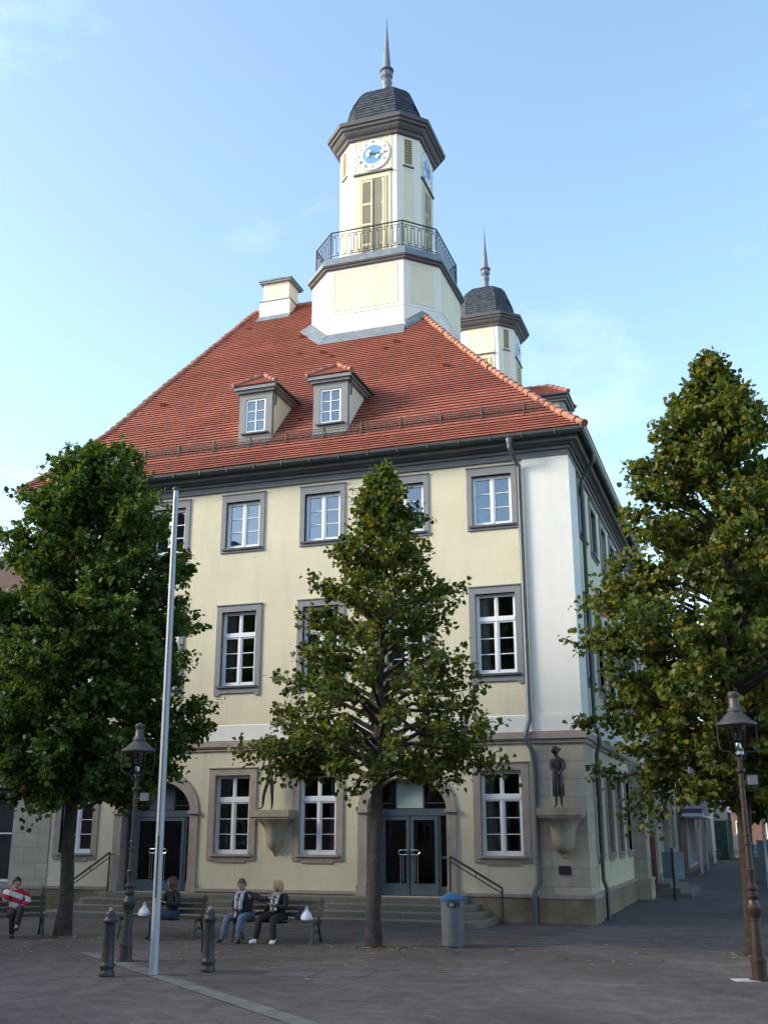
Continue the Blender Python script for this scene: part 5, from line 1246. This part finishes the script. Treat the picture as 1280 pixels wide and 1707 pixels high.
def car(loc, rz, paint, label, van=False):
    r = empty('parked_car', loc, rz); m = MB(); H = 1.9 if van else 1.42
    prof = [(-2.1, .35), (-2.15, .75), (-1.9, .98 if not van else 1.1), (-1.1, 1.02 if not van else 1.75), (-.5, H), (1.2, H), (1.9, 1.0 if not van else H-.05), (2.1, .9), (2.12, .35)]
    n = len(prof)
    for s in (-1, 1): m.v += [(x, s*(.85 if z < 1.1 else .72), z) for x, z in prof]
    m.f.append(tuple(range(n))); m.m.append(0); m.f.append(tuple(reversed(range(n, 2*n)))); m.m.append(0)
    for k in range(n): k2 = (k+1) % n; m.f.append((k, n+k, n+k2, k2)); m.m.append(0)
    m.build('car_body', paint, r, bevel=.05)
    g = MB(); zb, zt = (1.05, H-.1)
    for s in (-1, 1): g.quad((-.95, s*.80, zb), (1.3, s*.80, zb), (1.0, s*.745, zt), (-.55, s*.745, zt))
    g.quad((1.98 if not van else 2.02, -.62, 1.02), (1.98 if not van else 2.02, .62, 1.02), (1.32 if not van else 1.95, .58, zt), (1.32 if not van else 1.95, -.58, zt)); g.quad((-1.3, -.62, 1.05), (-1.3, .62, 1.05), (-.6, .6, zt), (-.6, -.6, zt)); g.build('car_windows', M['darkglass'], r)
    for x in (-1.3, 1.35):
        for s in (-1, 1): w = MB(); w.tube([(x, s*.70, .32), (x, s*.88, .32)], .32, 20); w.build('wheel', M['black'], r)
    tag(r, label, 'car', 'vehicles parked far down the street'); return r
car((2.4, 66.5, 0), R(95), mat('white_paint', (.75, .75, .75), .3), 'white van parked at the far end of the side street', True)
car((4.4, 42, 0), R(92), mat('blue_paint', (.06, .12, .25), .3), 'blue car parked down the street behind the cabinets')
car((5.3, 49, 0), R(92), mat('white_car_paint', (.7, .7, .72), .3), 'white car parked behind the blue car down the street')

# ------------------------------------------------------------------ trees
def leaves(name, centers, dirs, sizes, parent, m_, rs):
    n = len(centers); c = np.asarray(centers); d = np.asarray(dirs); s = np.asarray(sizes)[:, None]
    d = d/np.linalg.norm(d, axis=1, keepdims=True)
    up = rs.normal(0, .7, (n, 3)); up[:, 2] += .9; up[:, :2] += d[:, :2]*.5
    side = np.cross(d, up); side /= np.linalg.norm(side, axis=1, keepdims=True)+1e-9; nr = np.cross(side, d)
    tpl = [(0, 0, 0), (-.42, .18, .10), (-.48, .55, .12), (-.22, .9, .04), (0, 1.12, -.10), (.22, .9, .04), (.48, .55, .12), (.42, .18, .10), (0, .5, -.02)]
    V = np.empty((n, 9, 3))
    for k, (a, b, e) in enumerate(tpl): V[:, k] = c+side*a*s+d*b*s+nr*e*s
    V = V.reshape(-1, 3); base = np.arange(n)[:, None]*9
    q = np.array([[0, 8, 2, 1], [8, 4, 3, 2], [8, 0, 7, 6], [8, 6, 5, 4]])
    F = (base[:, None, :]+q[None]).reshape(-1, 4)
    me = bpy.data.meshes.new(name); me.vertices.add(len(V)); me.vertices.foreach_set('co', V.ravel())
    me.loops.add(F.size); me.loops.foreach_set('vertex_index', F.ravel().astype(np.int32)); me.polygons.add(len(F))
    me.polygons.foreach_set('loop_start', np.arange(0, F.size, 4, dtype=np.int32)); me.polygons.foreach_set('loop_total', np.full(len(F), 4, dtype=np.int32))
    me.polygons.foreach_set('use_smooth', np.ones(len(F), dtype=bool))
    me.materials.append(m_); me.update(calc_edges=True)
    o = bpy.data.objects.new(name, me); C.objects.link(o); o.parent = parent; return o
def tree(loc, env, tr, r0, nb, ntw, nlf, ls, seed, m_, label, lean=(0, 0), z0=3.0, droop=None, squash=None):
    rs = np.random.RandomState(seed); root = empty('tree', (*loc, 0)); tag(root, label, 'tree', 'broadleaf trees in the row before the town hall')
    zs = [e[0] for e in env]; rr = [e[1] for e in env]; top = max(zs)
    Rz = lambda z: np.interp(z, zs[::-1] if zs[0] > zs[-1] else zs, rr[::-1] if zs[0] > zs[-1] else rr)
    ax = lambda z: np.array([lean[0]*min(1, z/top)**.8, lean[1]*min(1, z/top)**.8, 0])
    T = MB(); pts = []; rad = []
    for k in range(18):
        z = top*.96*k/17; j = rs.normal(0, .02, 2)*(k > 0); a = ax(z); pts.append((a[0]+j[0], a[1]+j[1], z)); rad.append(max(.014, r0*(1-.0*z)*(1-z/top)**.75+(.05 if k == 0 else 0)))
    T.tube(pts, rad, 14)
    cs, ds, sz = [], [], []
    ph = rs.uniform(0, 6.28)
    lob = [(rs.uniform(0, 6.28), rs.uniform(.6, 2.5), rs.uniform(0, 6.28)) for _ in range(5)]
    def mod(th, z): return 1+.10*math.sin(3*th+lob[0][0]+z*lob[0][1])+.08*math.sin(5*th+lob[1][0]-z*1.7)
    for i in range(nb):
        t = (i+.5)/nb; zb = z0-.3+(top-z0-.2)*t**1.1; th = ph+i*2.39996+rs.normal(0, .15)
        rise = (.15+1.25*t)*rs.uniform(.6, 1.3); R0 = Rz(min(top-.05, zb+rise*.6))
        rt = R0*mod(th, zb)*rs.uniform(.66, .98); ze = zb+rise*min(1, rt/1.2)
        if ze > top-.1: ze = top-.1-rs.uniform(0, .4)
        rt = min(rt, max(.12, Rz(ze)*1.12))
        a = ax(zb); dx, dy = math.cos(th), math.sin(th)
        P0 = np.array([a[0], a[1], zb]); P3 = np.array([a[0]+dx*rt, a[1]+dy*rt, ze]); sag = rs.uniform(-.1, .25)*rt*.5
        P1 = P0+(P3-P0)*.35+np.array([0, 0, .12*rt]); P2 = P0+(P3-P0)*.7+np.array([0, 0, sag*.5])
        path = [P0, P1, P2, P3]; br = max(.008, .035*(1-t)+.012)*min(1.6, rt/1.2+.3)
        T.tube([tuple(p) for p in path], [br, br*.7, br*.42, .006], 5, cap=False)
        nt_ = max(4, int(ntw*(.45+.55*rt/max(rr))*rs.uniform(.8, 1.2)))
        for k in range(nt_):
            s = rs.uniform(.22, 1.0)**.75; seg = min(2, int(s*3)); f = s*3-seg; p = path[seg]*(1-f)+path[seg+1]*f
            ang = th+rs.normal(0, .95); el = rs.normal(.25, .5)+.5*t; ln = rs.uniform(.18, .62)*(.6+.4*rt/max(rr))*(1.15 if s > .8 else 1)
            dv = np.array([math.cos(ang)*math.cos(el), math.sin(ang)*math.cos(el), math.sin(el)]); q_ = p+dv*ln+np.array([0, 0, -.04])
            if k % 2 == 0: T.tube([tuple(p), tuple(q_)], [.007, .003], 3, cap=False)
            nl_ = int(nlf*rs.uniform(.6, 1.4))
            for l_ in range(nl_):
                u = rs.uniform(.15, 1.05); c_ = p+(q_-p)*u+rs.normal(0, .055, 3); dd = dv*.6+rs.normal(0, .6, 3); dd[2] -= .30
                cs.append(c_); ds.append(dd); sz.append(ls*rs.uniform(.65, 1.25))
    if droop:
        for (P0, P3, n_) in droop:
            P0, P3 = np.array(P0), np.array(P3); mid = (P0+P3)/2+np.array([0, 0, .25]); T.tube([tuple(P0), tuple(mid), tuple(P3)], [.03, .02, .008], 6)
            for l_ in range(n_):
                u = rs.uniform(.35, 1.05)**.8; c_ = (P0*(1-u)+P3*u)+np.array([0, 0, .25*4*u*(1-u)*.5])+rs.normal(0, .16, 3); dd = rs.normal(0, .6, 3); dd[2] -= .7; cs.append(c_); ds.append(dd); sz.append(ls*rs.uniform(.7, 1.2))
    T.build('trunk', M['bark'], root, smooth=True)
    leaves('crown', cs, ds, sz, root, m_, rs)
    return root, len(cs)
cnt = []
cnt.append(tree((-3.45, -6.62), [(10.6, .08), (10.2, .35), (9.3, .75), (8.3, 1.15), (7.4, 1.55), (6.2, 1.95), (5.2, 2.4), (4.5, 2.85), (3.9, 3.1), (3.5, 2.3), (3.2, 1.2)], 0, .15, 125, 20, 14, .098, 11, M['leaf2'], 'middle conical tree with bare gaps in its crown, in front of the main entrance', (.21, .075), 3.5,
    [((0.05, 0, 3.3), (-.5, -.1, 3.1), 90), ((.1, 0, 3.6), (1.5, .5, 3.3), 140), ((0, 0, 3.7), (-2.0, -.7, 3.55), 420), ((0, 0, 3.8), (-2.6, -.9, 3.9), 380), ((0, 0, 3.7), (-1.4, -.4, 3.5), 240), ((0, 0, 3.6), (2.5, .9, 3.65), 380)])[1])
cnt.append(tree((-10.95, -6.55), [(11.9, .15), (11.5, .7), (10.9, 1.3), (10.0, 1.85), (8.6, 2.35), (7.0, 2.7), (5.3, 2.9), (4.3, 2.85), (3.5, 2.5), (3.0, 1.8)], 0, .17, 230, 30, 16, .112, 5, M['leaf'], 'dense dark green tree covering the left end of the facade', (-.1, 0), 3.1,
    [((-.3, -.2, 3.3), (-.75, -.6, 2.7), 70)])[1])
cnt.append(tree((3.88, -5.68), [(12.6, .1), (12.2, .3), (11.7, .6), (11.0, .95), (10.0, 1.45), (9.0, 1.85), (7.2, 2.65), (6.2, 3.0), (4.4, 2.95), (3.4, 2.5), (2.9, 1.5)], 0, .16, 210, 28, 15, .108, 21, M['leaf2'], 'tall yellowing tree beside the brown street lamp at the corner of the square', (.25, .0), 3.1,
    [((-1.1, -.1, 3.3), (-2.1, -.2, 2.6), 110), ((-1.0, -.1, 3.1), (-1.6, -.3, 2.35), 70)])[1])
for (x, y, h, sd, lb) in ((5.6, 5.0, 11, 31, 'street tree behind the yellowing corner tree'), (6.6, 17, 10.5, 32, 'street tree beyond the utility cabinets side'), (7.2, 31, 10.5, 33, 'distant street tree on the right of the side street, before the last one'), (7.4, 46, 11, 34, 'farthest street tree on the right of the side street')):
    tree((x, y), [(h, .2), (h-.7, 1.0), (h-2.5, 2.1), (h-5, 3.0), (5, 3.4), (3.6, 3.2), (2.7, 2.2)], 0, .2, 110, 18, 11, .20, sd, M['leaf'], lb, (0, 0), 2.7)
print('leaves', cnt)

# fallen leaves on the paving (nobody could count them)
rs = np.random.RandomState(4); cs, ds, sz = [], [], []
for k in range(520):
    t = rs.randint(3); bx, by = [(-3.4, -6.9), (-9.5, -8.0), (3.6, -6.6)][t]; far = k < 240; bx, by = (bx, by) if far else [(-3.2, -6.65), (-10.7, -6.8), (4.0, -5.8)][t]; x = bx+rs.normal(0, 2.4 if far else .42); y = by+rs.normal(0, 1.7 if far else .3)
    if y > -2.3: continue
    cs.append((x, y, .014+rs.uniform(0, .01))); a = rs.uniform(0, 6.28); ds.append((math.cos(a), math.sin(a), .05)); sz.append(rs.uniform(.05, .10))
me_o = leaves('fallen_leaves', cs, ds, sz, None, leafmat('leaf_dry', [(0, (.16, .10, .04)), (.5, (.26, .20, .07)), (1, (.36, .33, .20))], .1), np.random.RandomState(9))
V = np.empty(len(me_o.data.vertices)*3); me_o.data.vertices.foreach_get('co', V); V = V.reshape(-1, 3); V[:, 2] = np.clip(np.abs(V[:, 2]-.01)*.25+.012, .010, .03); me_o.data.vertices.foreach_set('co', V.ravel())
me_o['kind'] = 'stuff'

# ------------------------------------------------------------------ light
SUN_EL, SUN_AZ = 25, -64      # azimuth measured from -y (towards the camera) to -x (left)
az = math.radians(SUN_AZ)
sdir = Vector((math.sin(az)*math.cos(R(SUN_EL)), -math.cos(az)*math.cos(R(SUN_EL)), math.sin(R(SUN_EL))))
w = bpy.data.worlds.new('World'); SC.world = w; w.use_nodes = True; nt = w.node_tree; N = nt.nodes; L = nt.links
sky = N.new('ShaderNodeTexSky'); sky.sky_type = 'NISHITA'; sky.sun_disc = False; sky.sun_elevation = R(SUN_EL)
sky.sun_rotation = math.atan2(sdir.x, sdir.y); sky.air_density = 1.0; sky.dust_density = 1.8; sky.ozone_density = .4; sky.altitude = 200
tc = N.new('ShaderNodeTexCoord'); mp = N.new('ShaderNodeMapping'); mp.inputs['Scale'].default_value = (2.2, 2.2, 4.5)
L.new(tc.outputs['Generated'], mp.inputs[0]); no = N.new('ShaderNodeTexNoise'); no.inputs['Scale'].default_value = 1.6; no.inputs['Detail'].default_value = 7; no.inputs['Roughness'].default_value = .55
L.new(mp.outputs[0], no.inputs['Vector']); cr = N.new('ShaderNodeValToRGB'); cr.color_ramp.elements[0].position = .60; cr.color_ramp.elements[1].position = .9
cr.color_ramp.elements[0].color = (0, 0, 0, 1); cr.color_ramp.elements[1].color = (.55, .55, .55, 1); L.new(no.outputs['Fac'], cr.inputs[0])
mx = N.new('ShaderNodeMix'); mx.data_type = 'RGBA'; L.new(cr.outputs[0], mx.inputs[0]); tn = N.new('ShaderNodeVectorMath'); tn.operation = 'MULTIPLY'; tn.inputs[1].default_value = (.985, 1.045, 1.02); L.new(sky.outputs[0], tn.inputs[0]); L.new(tn.outputs[0], mx.inputs[6])
cl_ = N.new('ShaderNodeVectorMath'); cl_.operation = 'MULTIPLY_ADD'; cl_.inputs[1].default_value = (1.35, 1.25, 1.15); cl_.inputs[2].default_value = (2.0, 2.0, 1.9); L.new(sky.outputs[0], cl_.inputs[0]); L.new(cl_.outputs[0], mx.inputs[7])
bg = N['Background']; bg.inputs["Strength"].default_value = .15; L.new(mx.outputs[2], bg.inputs[0])
sl = bpy.data.lights.new('sun', 'SUN'); sl.energy = 1.25; sl.angle = R(14); sl.color = (1, .90, .76)
so = bpy.data.objects.new('sun', sl); C.objects.link(so); so.rotation_euler = sdir.to_track_quat('Z', 'Y').to_euler()

# ------------------------------------------------------------------ camera
cam = bpy.data.cameras.new('camera'); co_ = bpy.data.objects.new('camera', cam); C.objects.link(co_); SC.camera = co_
cam.sensor_fit = 'VERTICAL'; cam.sensor_height = 36; cam.lens = 1765.45/1707*36; cam.clip_end = 3000
co_.location = (4.28, -28.55, 2.3)
yaw, pitch, roll = R(-18.868), R(16.681), R(.0696)
co_.rotation_mode = 'QUATERNION'
fwd = Vector((math.sin(yaw)*math.cos(pitch), math.cos(yaw)*math.cos(pitch), math.sin(pitch)))
q = fwd.to_track_quat('-Z', 'Y'); co_.rotation_quaternion = q @ Matrix.Rotation(-roll, 3, 'Z').to_quaternion()
SC.view_settings.view_transform = 'Standard'; SC.view_settings.look = 'None'; SC.view_settings.exposure = 1.52; SC.view_settings.gamma = 1
SC.cycles.max_bounces = 6; SC.cycles.transparent_max_bounces = 12; SC.cycles.diffuse_bounces = 3
